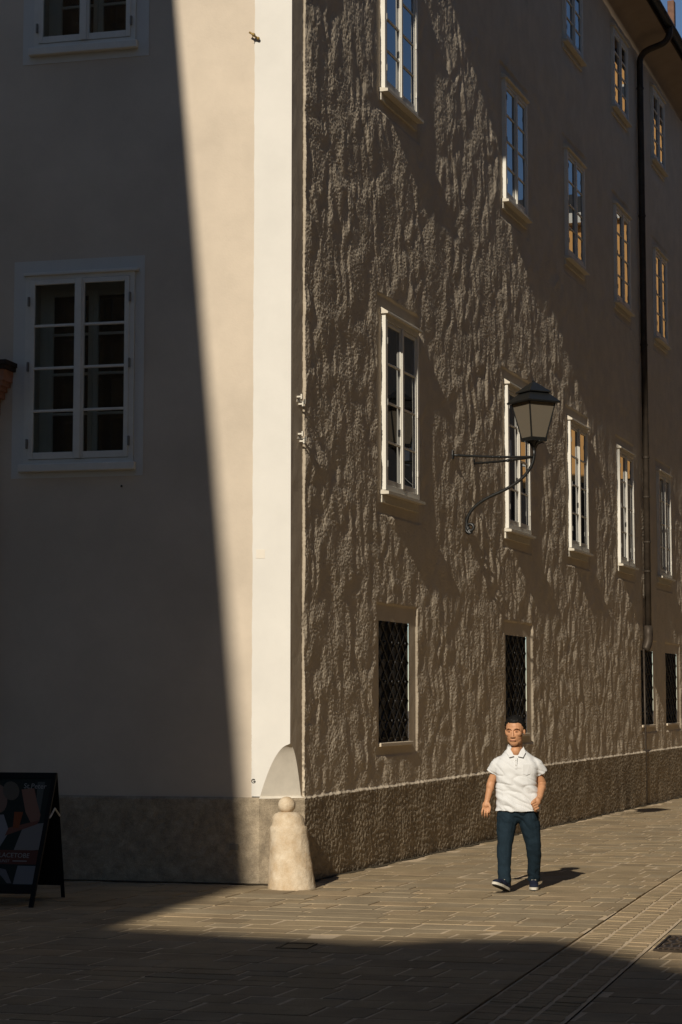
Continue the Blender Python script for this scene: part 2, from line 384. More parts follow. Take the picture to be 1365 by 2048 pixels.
# --- barred ground-floor windows
def grille_bar(z0, z1, x, amp, ph):
    n = 24; pts = []
    for i in range(n + 1):
        q = i / n; z = z0 + (z1 - z0) * q; k = q * 6 + ph; tri = 2 * abs(k - math.floor(k + .5)) * 2 - 1
        pts.append((x + amp * tri * 0.96, 0, z))
    return MB().tube(pts, .0135, 6).data('grille_bar', M_IRON)
for c, wd in BAR:
    ht = B1 - B0; win = empty('barred_window', Rp(c, B0, 0), RZ, bld); x = wd / 2; dp = .10
    m = MB()
    for q in ([(-x, .02, 0), (-x, dp, 0), (-x, dp, ht), (-x, .02, ht)], [(x, .012, 0), (x, .012, ht), (x, dp, ht), (x, dp, 0)], [(-x, .02, ht), (-x, dp, ht), (x, dp, ht), (x, .02, ht)], [(-x, .012, 0), (x, .012, 0), (x, dp, 0), (-x, dp, 0)]):
        m.poly(q, [(0, 1, 2, 3)])
    m.build('reveal', M_ROUGH, win)
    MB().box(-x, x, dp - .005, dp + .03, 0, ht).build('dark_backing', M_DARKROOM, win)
    b = MB(); b.box(-x + .003, -x + .07, dp - .065, dp - .01, .003, ht - .003); b.box(x - .07, x - .003, dp - .065, dp - .01, .003, ht - .003); b.box(-.035, .035, dp - .063, dp - .01, .05, ht - .06); b.box(-x + .07, x - .07, dp - .065, dp - .01, ht - .07, ht - .003); b.box(-x + .07, x - .07, dp - .065, dp - .01, .003, .06)
    b.build('frame', mat('brown_frame_paint', (0.10, 0.085, 0.07), 0.6), win)
    for x0, x1 in ((-x + .07, -.035), (.035, x - .07)):
        MB().box(x0, x1, dp - .034, dp - .030, .06, ht - .07).build('pane', mat('painted_light_pane', (.15, .14, .125), .25, .5, 5, spec=.6), win)  # grey put into the colour for reflection and light behind the glass
    MB().box(-x - .01, x + .06, -.035, .04, -.045, -.004, .004).build('sill', M_ROUGH, win)
    gy = .016; nb = 9; sp = wd / nb
    for k in range(nb):
        o = inst('grille_bar', grille_bar(.02, ht - .02, 0, sp / 2, 0.0 if k % 2 else 0.5), win, (-x + sp * (k + .5), gy, 0))
    for z in (.05, ht * .36, ht * .68, ht - .05):
        MB().tube([(-x + .004, gy + .012, z), (x - .004, gy + .012, z)], .009, 6).build('grille_rail', M_IRON, win)
    b = MB()
    for q in range(7):
        for k in range(nb - 1):
            if (k + q) % 2 == 0: b.ball((-x + sp * (k + 1), gy - .004, .02 + (ht - .04) * q / 6), .019, 8, 6)
    b.build('grille_rivets', M_IRON, win)

# --- the two big windows of the square side
def square_window(h0, h1, s0, s1, label, surround):
    ht = h1 - h0; wd = s1 - s0; x = wd / 2; win = empty('square_window', Lp((s0 + s1) / 2, h0, -0.008), LZ, bld); win['label'] = label
    sb, st, sl_, sr = surround
    b = MB()
    for q in ((-x - sl_, -x, -sb, ht + st), (x, x + sr, -sb, ht + st), (-x, x, ht, ht + st), (-x, x, -sb, 0)): b.box(q[0], q[1], -.007, .004, q[2], q[3])
    b.build('surround', M_SURR, win)
    dp = .40; m = MB(); e = .002
    for q in ([(-x, 0, 0), (-x, dp + .1, 0), (-x, dp + .1, ht), (-x, 0, ht)], [(x, 0, 0), (x, 0, ht), (x, dp + .1, ht), (x, dp + .1, 0)], [(-x, 0, ht), (-x, dp + .1, ht), (x, dp + .1, ht), (x, 0, ht)], [(-x, 0, 0), (x, 0, 0), (x, dp + .1, 0), (-x, dp + .1, 0)]): m.poly(q, [(0, 1, 2, 3)])
    m.build('reveal', M_PAINT, win)
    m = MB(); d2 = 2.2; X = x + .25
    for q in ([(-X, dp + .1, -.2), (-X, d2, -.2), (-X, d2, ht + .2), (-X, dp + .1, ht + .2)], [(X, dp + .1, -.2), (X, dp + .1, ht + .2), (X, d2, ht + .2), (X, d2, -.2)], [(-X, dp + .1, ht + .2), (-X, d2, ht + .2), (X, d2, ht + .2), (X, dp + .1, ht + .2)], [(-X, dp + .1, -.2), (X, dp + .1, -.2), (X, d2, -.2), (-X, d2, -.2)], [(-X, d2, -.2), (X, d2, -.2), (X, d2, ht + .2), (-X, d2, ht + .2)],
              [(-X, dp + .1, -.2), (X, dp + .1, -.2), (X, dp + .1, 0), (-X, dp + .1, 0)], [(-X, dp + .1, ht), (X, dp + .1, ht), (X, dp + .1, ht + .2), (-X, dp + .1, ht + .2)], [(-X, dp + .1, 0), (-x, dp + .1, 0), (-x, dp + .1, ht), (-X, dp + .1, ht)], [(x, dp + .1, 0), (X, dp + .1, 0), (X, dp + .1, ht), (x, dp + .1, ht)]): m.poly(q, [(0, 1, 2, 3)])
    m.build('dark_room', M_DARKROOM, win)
    def layer(y, lo, outer):
        fr = .055 if outer else .10
        b = MB(); b.box(-x + e, -x + fr, y - .02, y + .05, e, ht - e); b.box(x - fr, x - e, y - .02, y + .05, e, ht - e); b.box(-x + fr, x - fr, y - .02, y + .05, ht - fr, ht - e); b.box(-x + fr, x - fr, y - .02, y + .05, e, fr + .02)
        b.build('frame' if outer else 'inner_frame', M_PAINT, win)
        lw = x - fr - .003; s = .052; z0 = fr + .024; lh_ = ht - fr - z0 - .004; ph = (lh_ - 2 * s - .02 - 3 * .028) / 4
        for x0 in (-x + fr + .001, .002):
            b = MB(); b.box(x0, x0 + s, y - .03, y + .012, z0, z0 + lh_, .004); b.box(x0 + lw - s, x0 + lw, y - .03, y + .012, z0, z0 + lh_, .004); b.box(x0 + s, x0 + lw - s, y - .028, y + .01, z0, z0 + s + .02, .004); b.box(x0 + s, x0 + lw - s, y - .028, y + .01, z0 + lh_ - s, z0 + lh_, .004)
            b.build('sash' if outer else 'inner_sash', M_PAINT, win)
            for q in range(4):
                z = z0 + s + .02 + q * (ph + .028)
                o = MB().box(-(lw - 2 * s) / 2, (lw - 2 * s) / 2, -.0015, .0015, -ph / 2, ph / 2).build('pane' if outer else 'inner_pane', M_PANE_CLEAR, win)
                o.location = (x0 + lw / 2, y - .004, z + ph / 2); o.rotation_euler = (radians(rr.uniform(-.2, .2)), 0, radians(rr.uniform(-.2, .2)))
                if q < 3: MB().box(x0 + s, x0 + lw - s, y - .024, y + .008, z + ph, z + ph + .028, .004).build('glazing_bar', M_PAINT, win)
        if outer: MB().box(-.03, .03, y - .048, y - .031, z0, z0 + lh_, .004).build('meeting_strip', M_PAINT, win)
    layer(-.01, 0, True); layer(dp, 0, False)
    for zz in (.12, .52, .86):
        for sx in (-1, 1): MB().box(sx * (x - .045) - .011, sx * (x - .045) + .011, -.062, -.036, ht * zz - .05, ht * zz + .05, .004).build('hinge', M_HINGE, win)
    MB().box(-x - .045, x + .03, -.075, -.008, -.055, .03, .008).build('sill', M_PAINT, win)
    MB().box(-x - .02, x + .045, -.055, -.008, ht - .012, ht + .022, .006).build('drip_board', M_PAINT, win)
square_window(*LW[0], 'large white double window on the square side, full height in view', (.115, .155, .14, .10))
square_window(*LW[1], 'upper white double window on the square side, cut by the picture top', (.135, .15, .13, .14))

# --- eaves: cove, soffit, gutter, roof, mitred at the corner
den = NR.x * NL.y - NR.y * NL.x
MIT = Vector(((NL.y - NR.y) / den, (NR.x - NL.x) / den, 0))
def run_profile(name, prof, m, smooth=False, tend=30.0, send=12.0):
    v, f = [], []; n = len(prof)
    for o, h in prof: v.append(Lp(send, h, o))
    for o, h in prof: v.append(MIT * o + UP * h)
    for o, h in prof: v.append(Rp(tend, h, o))
    for r in range(2):
        for k in range(n - 1): a0 = r * n + k; f.append((a0, a0 + 1, a0 + n + 1, a0 + n))
    return mesh(name, v, f, m, bld, smooth)
run_profile('eaves_cove', [(-.012, 14.20), (.01, 14.30), (.05, 14.40), (.12, 14.48), (.22, 14.54), (.34, 14.575), (.58, 14.585)], M_SOFFIT, True)
run_profile('eaves_board', [(.58, 14.585), (.60, 14.585), (.60, 14.76), (.50, 14.80)], M_FLASH)
gp = [(.685 + .082 * cos(a), 14.70 + .082 * sin(a)) for a in [pi + pi * k / 10 for k in range(11)]]
run_profile('gutter', gp + [(g[0] - (g[0] - .685) * .06, g[1] + .004) for g in reversed(gp)], M_LAMPM, True)
roof = run_profile('roof', [(.62, 14.79), (.60, 14.84), (-6, 19.5)], M_ROOF)

# --- downpipe
def bez(p0, p1, p2, n=8): return [p0 * (1 - q) ** 2 + p1 * 2 * q * (1 - q) + p2 * q * q for q in [k / n for k in range(n + 1)]]
PT = 17.86; PO = .10
path = [Rp(PT, 14.66, .685), Rp(PT, 14.60, .685)] + bez(Rp(PT, 14.58, .685), Rp(PT, 14.38, .68), Rp(PT, 14.32, .52)) + bez(Rp(PT, 14.25, .28), Rp(PT, 14.18, PO), Rp(PT, 13.98, PO)) + [Rp(PT, 9, PO), Rp(PT, 3.1, PO)]
dpipe = MB().tube(path, .062, 14).build('downpipe', M_PIPE, bld, True)
dl = empty('downpipe_shoe', (0, 0, 0), 0, bld)
MB().tube([Rp(PT, 3.18, PO), Rp(PT, 3.02, PO)] + bez(Rp(PT, 2.98, PO), Rp(PT, 2.82, PO), Rp(PT - .06, 2.72, PO - .06)), [.082, .085] + [.082] * 8 + [.07], 14).build('elbow', M_PIPE, dl, True)
MB().tube([Rp(PT - .12, 2.74, .03), Rp(PT - .13, -.2, .05)], .018, 8).build('thin_pipe', M_PIPE, bld, True)
for h in (3.16, 4.2, 4.75, 5.6, 6.35, 8.5, 11.0, 13.5): MB().tube([Rp(PT, h - .015, PO), Rp(PT, h + .015, PO)], .073, 14).build('pipe_clip', M_PIPE, bld)
b = MB(); b.box(-.08, .08, -.065, .065, 0, .5, .01); o = b.build('rainwater_head', mat('old_copper', (0.16, 0.085, 0.055), 0.6, 0.3, 9), bld); o.location = Rp(PT + .16, 14.70, .70); o.rotation_euler = (0, 0, RZ)

# --- small fittings on the corner
b = MB(); b.tube([(0, 0, 0), (-.01, -.05, .0), (-.045, -.06, .03), (-.075, -.06, .05)], .011, 8); b.ball((-.03, -.06, .02), .02, 10, 8); b.ball((.012, -.03, -.012), .017, 10, 8); b.tube([(-.03, -.06, .015), (-.045, -.06, -.012)], .006, 6)
o = b.build('insulator_hook', mat('aged_brass', (0.30, 0.20, 0.07), 0.5, metal=0.4), bld, True); o.location = Lp(.365, 8.66, 0); o.rotation_euler = (0, 0, LZ)
for t_, h_ in ((.22, 4.87), (.25, 4.49)):
    b = MB()
    for dx, dz in ((-.05, .04), (.04, .0), (-.01, -.03)):
        b.box(dx - .008, dx + .008, -.055, .0, dz - .008, dz + .008); b.box(dx - .010, dx + .010, -.066, -.05, dz - .025, dz + .025)
    b.box(-.06, .06, -.012, .004, -.012, .012)
    o = b.build('wall_pintle', mat('white_painted_iron', (0.6, 0.56, 0.48), 0.6), bld); o.location = Rp(t_, h_, -.008); o.rotation_euler = (0, 0, RZ)
MB().box(-.045, .045, -.003, .004, -.045, .045).build('plaster_patch', mat('patch_plaster', (0.70, 0.64, 0.55), 0.95), bld)
bpy.data.objects['plaster_patch'].location = Lp(.315, 3.29, 0); bpy.data.objects['plaster_patch'].rotation_euler = (0, 0, LZ)
o = MB().box(-.045, .045, -.006, .004, -.03, .03, .002).build('small_plate', mat('plate_metal', (0.22, 0.19, 0.15), 0.6), bld); o.location = Lp(.57, .36, .030); o.rotation_euler = (0, 0, LZ)
o = MB().ball((0, 0, 0), .011, 8, 6).build('nail_head', M_IRON, bld); o.location = Lp(1.81, 4.02, 0)

def text_mesh(body, size, m, name, parent, shear=0.0, ext=0.0):
    c = bpy.data.curves.new(name, 'FONT'); c.body = body; c.size = size; c.align_x = 'LEFT'; c.shear = shear; c.extrude = ext; c.resolution_u = 3
    t = bpy.data.objects.new(name + '_tmp', c); sc.collection.objects.link(t)
    dg = bpy.context.evaluated_depsgraph_get(); me = bpy.data.meshes.new_from_object(t.evaluated_get(dg)); bpy.data.objects.remove(t)
    me.materials.clear(); me.materials.append(m)
    return link(bpy.data.objects.new(name, me), parent)
gm = empty('survey_mark', Lp(.378, 1.012, .003), LZ, bld)
ring = []
for k in range(14):
    an = radians(40 + 290 * k / 13); ring.append((.019 * cos(an), 0, .019 * sin(an)))
MB().tube(ring, .0055, 6, flat=.5).build('letter_ring', M_IRON, gm); MB().tube([(.0, -.001, -.001), (.02, -.001, -.001), (.016, -.001, -.012)], .005, 6).build('letter_bar', M_IRON, gm)

# --- red stone door hood at the left edge of the picture
hood = empty('door_hood', (0, 0, 0), 0, bld); hood['label'] = 'end of a reddish stone door cornice with dark cover'
def hood_layer(name, s0, h0, h1, out, m):
    v = [Lp(s, h, o) for h in (h0, h1) for s, o in ((s0, -.006), (s0, out), (6.0, out), (6.0, -.006))]
    mesh(name, v, [(0, 1, 5, 4), (1, 2, 6, 5), (2, 3, 7, 6), (4, 5, 6, 7), (3, 2, 1, 0)], m, hood)
hood_layer('cover', 2.985, 5.30, 5.345, .30, M_FLASH); hood_layer('flashing_edge', 3.0, 5.255, 5.30, .28, M_FLASH)
for k, (s0, h0, h1, out) in enumerate(((3.03, 5.20, 5.255, .25), (3.035, 5.14, 5.20, .24), (3.06, 5.09, 5.14, .21), (3.095, 5.04, 5.09, .17), (3.12, 4.97, 5.04, .13), (3.17, 4.80, 4.97, .09))):
    hood_layer('moulding', s0, h0, h1, out, M_RED)
hood_layer('pilaster', 3.25, -.1, 4.80, .07, M_RED)

# ------------------------------------------------------------------ wall lantern
LT, LO, LH = 6.14, 0.95, 4.95
lamp = empty('wall_lantern', K + Rp(LT, LH, 0), RZ)
tag(lamp, 'black four-sided wall lantern on a scrolled iron bracket', 'lantern')
# local x along wall, -y outwards
A1, A2 = (LT - 5.58), (6.54 - LT)
for k, x in enumerate((-A1, A2)):
    n = 12; MB().tube([(x * (1 - q / n), -LO * q / n, -.012 * sin(pi * q / n)) for q in range(n + 1)], .016, 8).build('bracket_rod', M_LAMPM, lamp, True)
    MB().lathe([(.0, -.06), (.03, -.055), (.035, 0), (.03, .055), (0, .06)], 10, x, -.008).build('wall_plate', M_LAMPM, lamp)
    b = MB()
    for q in range(3): b.ball((x * (.5 - .08 * q), -LO * (.5 + .08 * q), -.012), .022 - .004 * abs(q - 1), 8, 6)
    b.build('rod_knot', M_LAMPM, lamp, True)
sp = []
for k in range(22):                                           # volute at the wall
    an = radians(-80 - 26 * k * .92) ; r = .012 + .062 * (1 - k / 24); sp.append((0, -.085 + r * cos(an) * -1, -.90 + r * sin(an)))
sp = sp[::-1]
scroll = sp + [Vector(p) for p in bez(Vector((0, -.03, -.86)), Vector((0, -.03, -.62)), Vector((0, -.42, -.47)), 10)] + [Vector(p) for p in bez(Vector((0, -.46, -.455)), Vector((0, -.93, -.27)), Vector((0, -LO, .02)), 12)] + [(0, -LO, .16)]
MB().tube(scroll, .021, 8).build('scroll_arm', M_LAMPM, lamp, True)
MB().lathe([(.0, -.93), (.02, -.93), (.02, -.80), (0, -.80)], 8, 0, -.012).build('wall_plate', M_LAMPM, lamp)
MB().lathe([(.016, .0), (.024, .02), (.018, .06), (.026, .12), (.05, .17), (.085, .195), (.085, .205), (0, .206)], 16, 0, -LO).build('stem', M_LAMPM, lamp, True)
b = MB()
for an in range(4):
    c_, s_ = cos(an * pi / 2 + .8), sin(an * pi / 2 + .8); b.tube([(.02 * c_, -LO + .02 * s_, .10), (.06 * c_, -LO + .06 * s_, .17), (.12 * c_, -LO + .12 * s_, .195), (.15 * c_, -LO + .15 * s_, .19)], .008, 6)
b.build('leaf_scrolls', M_LAMPM, lamp, True)
head = empty('lantern_head', (0, -LO, .20), radians(-61 + 20.2) + 0.0, lamp); head.scale = (.94, .94, .96)
mg = bpy.data.materials.new('frosted_lamp_glass'); mg.use_nodes = True; n = mg.node_tree.nodes; l = mg.node_tree.links
n.remove(n['Principled BSDF']); d1 = n.new('ShaderNodeBsdfDiffuse'); d1.inputs[0].default_value = (.36, .31, .24, 1); t1 = n.new('ShaderNodeBsdfTranslucent'); t1.inputs[0].default_value = (.22, .19, .14, 1)
g1 = n.new('ShaderNodeBsdfTransparent'); g1.inputs[0].default_value = (.7, .66, .58, 1); m1 = n.new('ShaderNodeMixShader'); m1.inputs[0].default_value = .5; m2 = n.new('ShaderNodeMixShader'); m2.inputs[0].default_value = .28
l.new(d1.outputs[0], m1.inputs[1]); l.new(t1.outputs[0], m1.inputs[2]); l.new(m1.outputs[0], m2.inputs[1]); l.new(g1.outputs[0], m2.inputs[2]); l.new(m2.outputs[0], n['Material Output'].inputs[0])
a0, a1, z0, z1 = .118, .215, .05, .53
for k in range(4):
    c_, s_ = cos(k * pi / 2), sin(k * pi / 2)
    def rot(x, y, z): return (x * c_ - y * s_, x * s_ + y * c_, z)
    e = .004
    v = [rot(-a0 + .01, -a0 - e, z0), rot(a0 - .01, -a0 - e, z0), rot(a1 - .01, -a1 - e, z1), rot(-a1 + .01, -a1 - e, z1), rot(-a0 + .01, -a0, z0), rot(a0 - .01, -a0, z0), rot(a1 - .01, -a1, z1), rot(-a1 + .01, -a1, z1)]
    mesh('glass_panel', v, [(0, 1, 2, 3), (7, 6, 5, 4), (0, 4, 5, 1), (3, 2, 6, 7)], mg, head)
    MB().tube([rot(a0 + .002, -a0 - .002, z0 - .02), rot(a1 + .002, -a1 - .002, z1 + .02)], .012, 6).build('corner_post', M_LAMPM, head)
def frustum(levels):
    v, f = [], []
    for a, z in levels: v += [(-a, -a, z), (a, -a, z), (a, a, z), (-a, a, z)]
    for i in range(len(levels) - 1):
        for k in range(4): f.append((i * 4 + k, i * 4 + (k + 1) % 4, i * 4 + 4 + (k + 1) % 4, i * 4 + 4 + k))
    f.append((3, 2, 1, 0)); q = 4 * (len(levels) - 1); f.append((q, q + 1, q + 2, q + 3)); return v, f
mesh('base_ring', *frustum([(.10, -.005), (.128, .0), (.132, .05), (.118, .052)]), M_LAMPM, head)
mesh('roof_skirt', *frustum([(.20, .515), (.262, .515), (.268, .535), (.150, .655), (.14, .655)]), M_LAMPM, head)
mesh('roof_cap', *frustum([(.13, .650), (.178, .662), (.178, .674), (.075, .765), (.02, .812), (.012, .82)]), M_LAMPM, head)
MB().lathe([(.012, .81), (.02, .825), (.008, .84), (.004, .862)], 8).build('finial', M_LAMPM, head)
MB().lathe([(.02, .05), (.02, .16), (.035, .2), (.04, .28), (.03, .36), (.0, .38)], 12).build('bulb', mat('white_bulb', (.5, .47, .42), .4), head, True)

# ------------------------------------------------------------------ corner guard stone
bx, by = -0.478, 18.985
bol = empty('guard_stone', (bx, by, 0)); tag(bol, 'pale weathered stone bollard with ball top guarding the corner', 'bollard')
lean = lambda z: (-.062 * z - .0, .10 * z)
prof0 = [(.236, -.05), (.236, .0), (.228, .06), (.215, .2), (.202, .36), (.190, .5), (.184, .578), (.178, .590), (.170, .594), (.165, .605), (.160, .64), (.147, .680), (.122, .712), (.09, .727), (.06, .732)]
prof = []
for (r0, z0_), (r1, z1_) in zip(prof0, prof0[1:]):
    n_ = max(1, int((z1_ - z0_) / .02)); prof += [(r0 + (r1 - r0) * k / n_, z0_ + (z1_ - z0_) * k / n_) for k in range(n_)]
prof.append(prof0[-1])
bm_ = MB().lathe(prof, 56, shear=lean)
_v = np.array(bm_.v); _a = np.arctan2(_v[:, 1], _v[:, 0]); _d = 1 + .035 * gnoise(_a * 2.2 + 9, _v[:, 2] / .13, 61) + .02 * gnoise(_a * 6 + 30, _v[:, 2] / .05, 62) - .05 * np.maximum(gnoise(_a * 3 + 50, _v[:, 2] / .08, 63) - .35, 0)
bm_.v = [(x * k, y * k, z) for (x, y, z), k in zip(bm_.v, _d)]
bm_.build('stone_body', M_STONE, bol, True)
c = lean(.80); MB().ball((c[0] - .005, c[1], .795), .086, 24, 16, (1, 1, .97)).build('stone_ball', M_STONE, bol, True)

# ------------------------------------------------------------------ ground, paving
gv, gf = [], []
xs = [-300, -60, -20, 0, 20, 60, 300]; ys = [-300, -60, -20, 0, 20, 35, 50, 80, 300]
for y in ys:
    for x in xs: gv.append((x, y, gz(x, y) - .10))
for j in range(len(ys) - 1):
    for i in range(len(xs) - 1): a = j * len(xs) + i; gf.append((a, a + 1, a + len(xs) + 1, a + len(xs)))
ground = mesh('pavement', gv, gf, M_GROUND); ground['kind'] = 'structure'; ground['label'] = 'stone paved street and square, half in deep shadow'
E1 = -DL; E2 = DR
def pv2(a_, b_): return Vector((K.x + E1.x * a_ + E2.x * b_, K.y + E1.y * a_ + E2.y * b_))
G0 = Vector((0.63, 11.17)); GD = (Vector((3.72, 21.26)) - G0).normalized(); GN = Vector((GD.y, -GD.x)); GW = 0.585
def clip(poly, p, n):
    out = []
    for i in range(len(poly)):
        A, B = poly[i], poly[(i + 1) % len(poly)]; da, db = (A - p).dot(n), (B - p).dot(n)
        if da >= 0: out.append(A)
        if (da >= 0) != (db >= 0): q = da / (da - db); out.append(A + (B - A) * q)
    return out
def parea(p): return abs(sum(p[i].x * p[(i + 1) % len(p)].y - p[(i + 1) % len(p)].x * p[i].y for i in range(len(p)))) / 2
def px(v, z):
    zc = v.y * cos(PITCH) + (z - CAMH) * sin(PITCH); yc = -v.y * sin(PITCH) + (z - CAMH) * cos(PITCH)
    if zc < .5: return None
    return 682.5 + FPX * v.x / zc, 1024 - FPX * yc / zc
pieces = []                                            # (polygon, top z offset, kind)
rs = random.Random(21); gap = .022
b_ = -15.5
while b_ < 30:
    d_ = rs.choice((.22, .27, .31, .35, .40)); a_ = (-7 if b_ < -.45 else -.2) + rs.random() * .5
    while a_ < 11:
        ln = rs.choice((.26, .32, .38, .45, .55, .7)) * rs.uniform(.9, 1.1)
        j = lambda: rs.uniform(-.006, .006)
        q = [pv2(a_ + j(), b_ + j()), pv2(a_ + ln - gap + j(), b_ + j()), pv2(a_ + ln - gap + j(), b_ + d_ - gap + j()), pv2(a_ + j(), b_ + d_ - gap + j())]
        a_ += ln
        if b_ > -.45:                                     # keep out of the building
            q = clip(q, Vector((K.x, K.y)), Vector((NR.x, NR.y)))
        if b_ > -.45 and b_ < .3:
            q = q and (q if min((p - Vector((K.x, K.y))).dot(Vector((NR.x, NR.y))) for p in q) > .0 else clip(q, Vector((K.x, K.y)), Vector((NL.x, NL.y))))
        if len(q) < 3: continue
        for nrm, pt, zo in ((-GN, G0 - GN * .009, 0.0), (GN, G0 + GN * (GW + .009), -.022)):
            r = clip(q, pt, nrm)
            if len(r) >= 3 and parea(r) > .012: pieces.append((r, zo + rs.gauss(0, .0012), 'paving_slab'))
    b_ += d_
s_ = -5.0
while s_ < 24:
    dd = rs.uniform(.085, .125)
    for k in range(3):
        w0 = .008 + k * (GW - .0) / 3 + rs.uniform(-.006, .006); w1 = .008 + (k + 1) * GW / 3 - .026 + rs.uniform(-.006, .006)
        sh = rs.uniform(-.01, .01) + k * .035
        pieces.append(([G0 + GD * (s_ + sh + rs.uniform(-.006, .006)) + GN * w0, G0 + GD * (s_ + sh - .015) + GN * w1, G0 + GD * (s_ + sh + dd - .024) + GN * w1, G0 + GD * (s_ + sh + dd - .012 + rs.uniform(-.005, .005)) + GN * w0], -.012 + rs.gauss(0, .002), 'gutter_sett'))
    s_ += dd
def slab_geo(poly, zo):
    c = sum(poly, Vector((0, 0))) / len(poly); n = len(poly)
    if sum(poly[i].x * poly[(i + 1) % n].y - poly[(i + 1) % n].x * poly[i].y for i in range(n)) < 0: poly = poly[::-1]
    zc = gz(c.x, c.y) + zo; tx, ty = rs.gauss(0, .003), rs.gauss(0, .003); v = []
    for lev, ins in ((-.06, 0), (-.0035, 0), (0, .006)):
        for p in poly:
            dlt = p - c; L_ = max(dlt.length, .02); p2 = c + dlt * (1 - ins / L_); v.append((p2.x, p2.y, zc + lev + dlt.x * tx + dlt.y * ty))
    f = [tuple(range(2 * n, 3 * n))]
    for lv in range(2):
        for k in range(n): f.append((lv * n + k, lv * n + (k + 1) % n, lv * n + n + (k + 1) % n, lv * n + n + k))
    return v, f
buckets = {'paving_slab': [], 'gutter_sett': []}; rest = {0: MB(), 1: MB(), 2: MB(), 3: MB()}
for poly, zo, kind in pieces:
    pp = [px(p, gz(p.x, p.y)) for p in poly]; vis = 0
    if all(pp):
        cx = sum(p[0] for p in pp) / len(pp); cy = sum(p[1] for p in pp) / len(pp)
        if max(p[0] for p in pp) > 0 and min(p[0] for p in pp) < 1365 and 1500 < cy < 2060:
            vis = abs(sum(pp[i][0] * pp[(i + 1) % len(pp)][1] - pp[(i + 1) % len(pp)][0] * pp[i][1] for i in range(len(pp)))) / 2
    buckets[kind].append((vis, poly, zo))
for kind, lst in buckets.items():
    lst.sort(key=lambda q: -q[0])
    for k, (vis, poly, zo) in enumerate(lst):
        mi = rs.choice((0, 0, 1, 1, 2, 3)) if kind == 'paving_slab' else rs.choice((0, 2, 2, 0))
        v, f = slab_geo(poly, zo)
        if k < 300 and vis > 12: mesh(kind, v, f, M_SLABS[mi], ground)
        else: rest[mi].poly(v, f)
for k, b in rest.items():
    if b.f: o = b.build('distant_paving', M_SLABS[k], ground); o['kind'] = 'stuff'
def sheet(name, poly, z, m):
    return mesh(name, [(p.x, p.y, gz(p.x, p.y) + z) for p in poly], [tuple(range(len(poly)))], m, ground)
# mortar beds, cut into strips along the street so that they follow its fall
def bed(a0, a1, z, name):
    v, f = [], []; st = [(-16 + 4 * k) for k in range(13)]
    for s in st:
        for p in (G0 + GD * s + GN * a0, G0 + GD * s + GN * a1): v.append((p.x, p.y, gz(p.x, p.y) + z))
    for k in range(len(st) - 1): f.append((2 * k, 2 * k + 1, 2 * k + 3, 2 * k + 2))
    mesh(name, v, f, M_MORTAR, ground)
bed(-12, -.0095, -.0035, 'mortar_bed'); bed(-.0093, GW + .0093, -.0155, 'gutter_bed'); bed(GW + .0095, 12, -.0255, 'mortar_bed')

def grime(fn, a0, a1, name):
    v, f = [], []; n = int((a1 - a0) / .05); av = np.linspace(a0, a1, n); wd = .05 + .07 * np.clip(gnoise(av / .35, av * 0 + 1.5, 71) + .3, 0, 1) + .02 * gnoise(av / .06, av * 0 + 4.5, 72)
    for a, w_ in zip(av, wd):
        for o in (.01, .03 + max(.012, float(w_))): p = K + fn(a, 0, o); v.append((p.x, p.y, gz(p.x, p.y) + .004))
    for k in range(n - 1): f.append((2 * k, 2 * k + 1, 2 * k + 3, 2 * k + 2))
    o = mesh(name, v, f, mat('street_grime', (.085, .068, .045), .95, .4, 12, .004, 60), ground); o['kind'] = 'stuff'
grime(Rp, .2, 23, 'grime'); grime(Lp, .2, 6, 'grime')
# manhole covers
def cover(loc, rz, wx, wy, label, cat_parent=None, rib=True):
    e = empty('manhole_cover', loc, rz); tag(e, label, 'manhole cover')
    b = MB(); b.box(-wx / 2, wx / 2, -wy / 2, wy / 2, -.03, .006, .003); b.build('plate', M_CAST, e)
    fr = .02; b = MB()
    for q in ((-wx / 2 - fr, -wx / 2 - .002, -wy / 2 - fr, wy / 2 + fr), (wx / 2 + .002, wx / 2 + fr, -wy / 2 - fr, wy / 2 + fr), (-wx / 2 - .002, wx / 2 + .002, -wy / 2 - fr, -wy / 2 - .002), (-wx / 2 - .002, wx / 2 + .002, wy / 2 + .002, wy / 2 + fr)): b.box(*q, -.03, .010)
    b.build('rim', M_CAST, e)
    if not rib: return
    n = int(wx / .055); b = MB()
    for k in range(n):
        pts = []
        for q in range(25):
            y = -wy / 2 + .02 + (wy - .04) * q / 24; x = -wx / 2 + .03 + (wx - .06) * k / (n - 1); r = y / (wy / 2)
            x += .10 * (1 - abs(x) / (wx / 2)) * cos(r * pi * 1.0) * (1 if x < 0 else -1) + .02 * cos(r * pi * 3)
            pts.append((max(-wx / 2 + .01, min(wx / 2 - .01, x)), y, .008))
        b.tube(pts, .0085, 5)
    b.build('raised_ribs', mat('worn_cast_iron', (.16, .12, .085), .5, .3, 20, metal=.5), e)
gpt = Vector((2.42 + .42, 14.87 - .09)); GA = atan2(GD.y, GD.x) - pi / 2
cover((gpt.x, gpt.y, gz(gpt.x, gpt.y) - .016), GA, .80, .86, 'rectangular cast iron cover with wavy ribs right of the gutter')
cover((-.33, 14.6, -.003), LZ, .20, .28, 'small dark iron cover at the shadow edge below the bollard', rib=False)

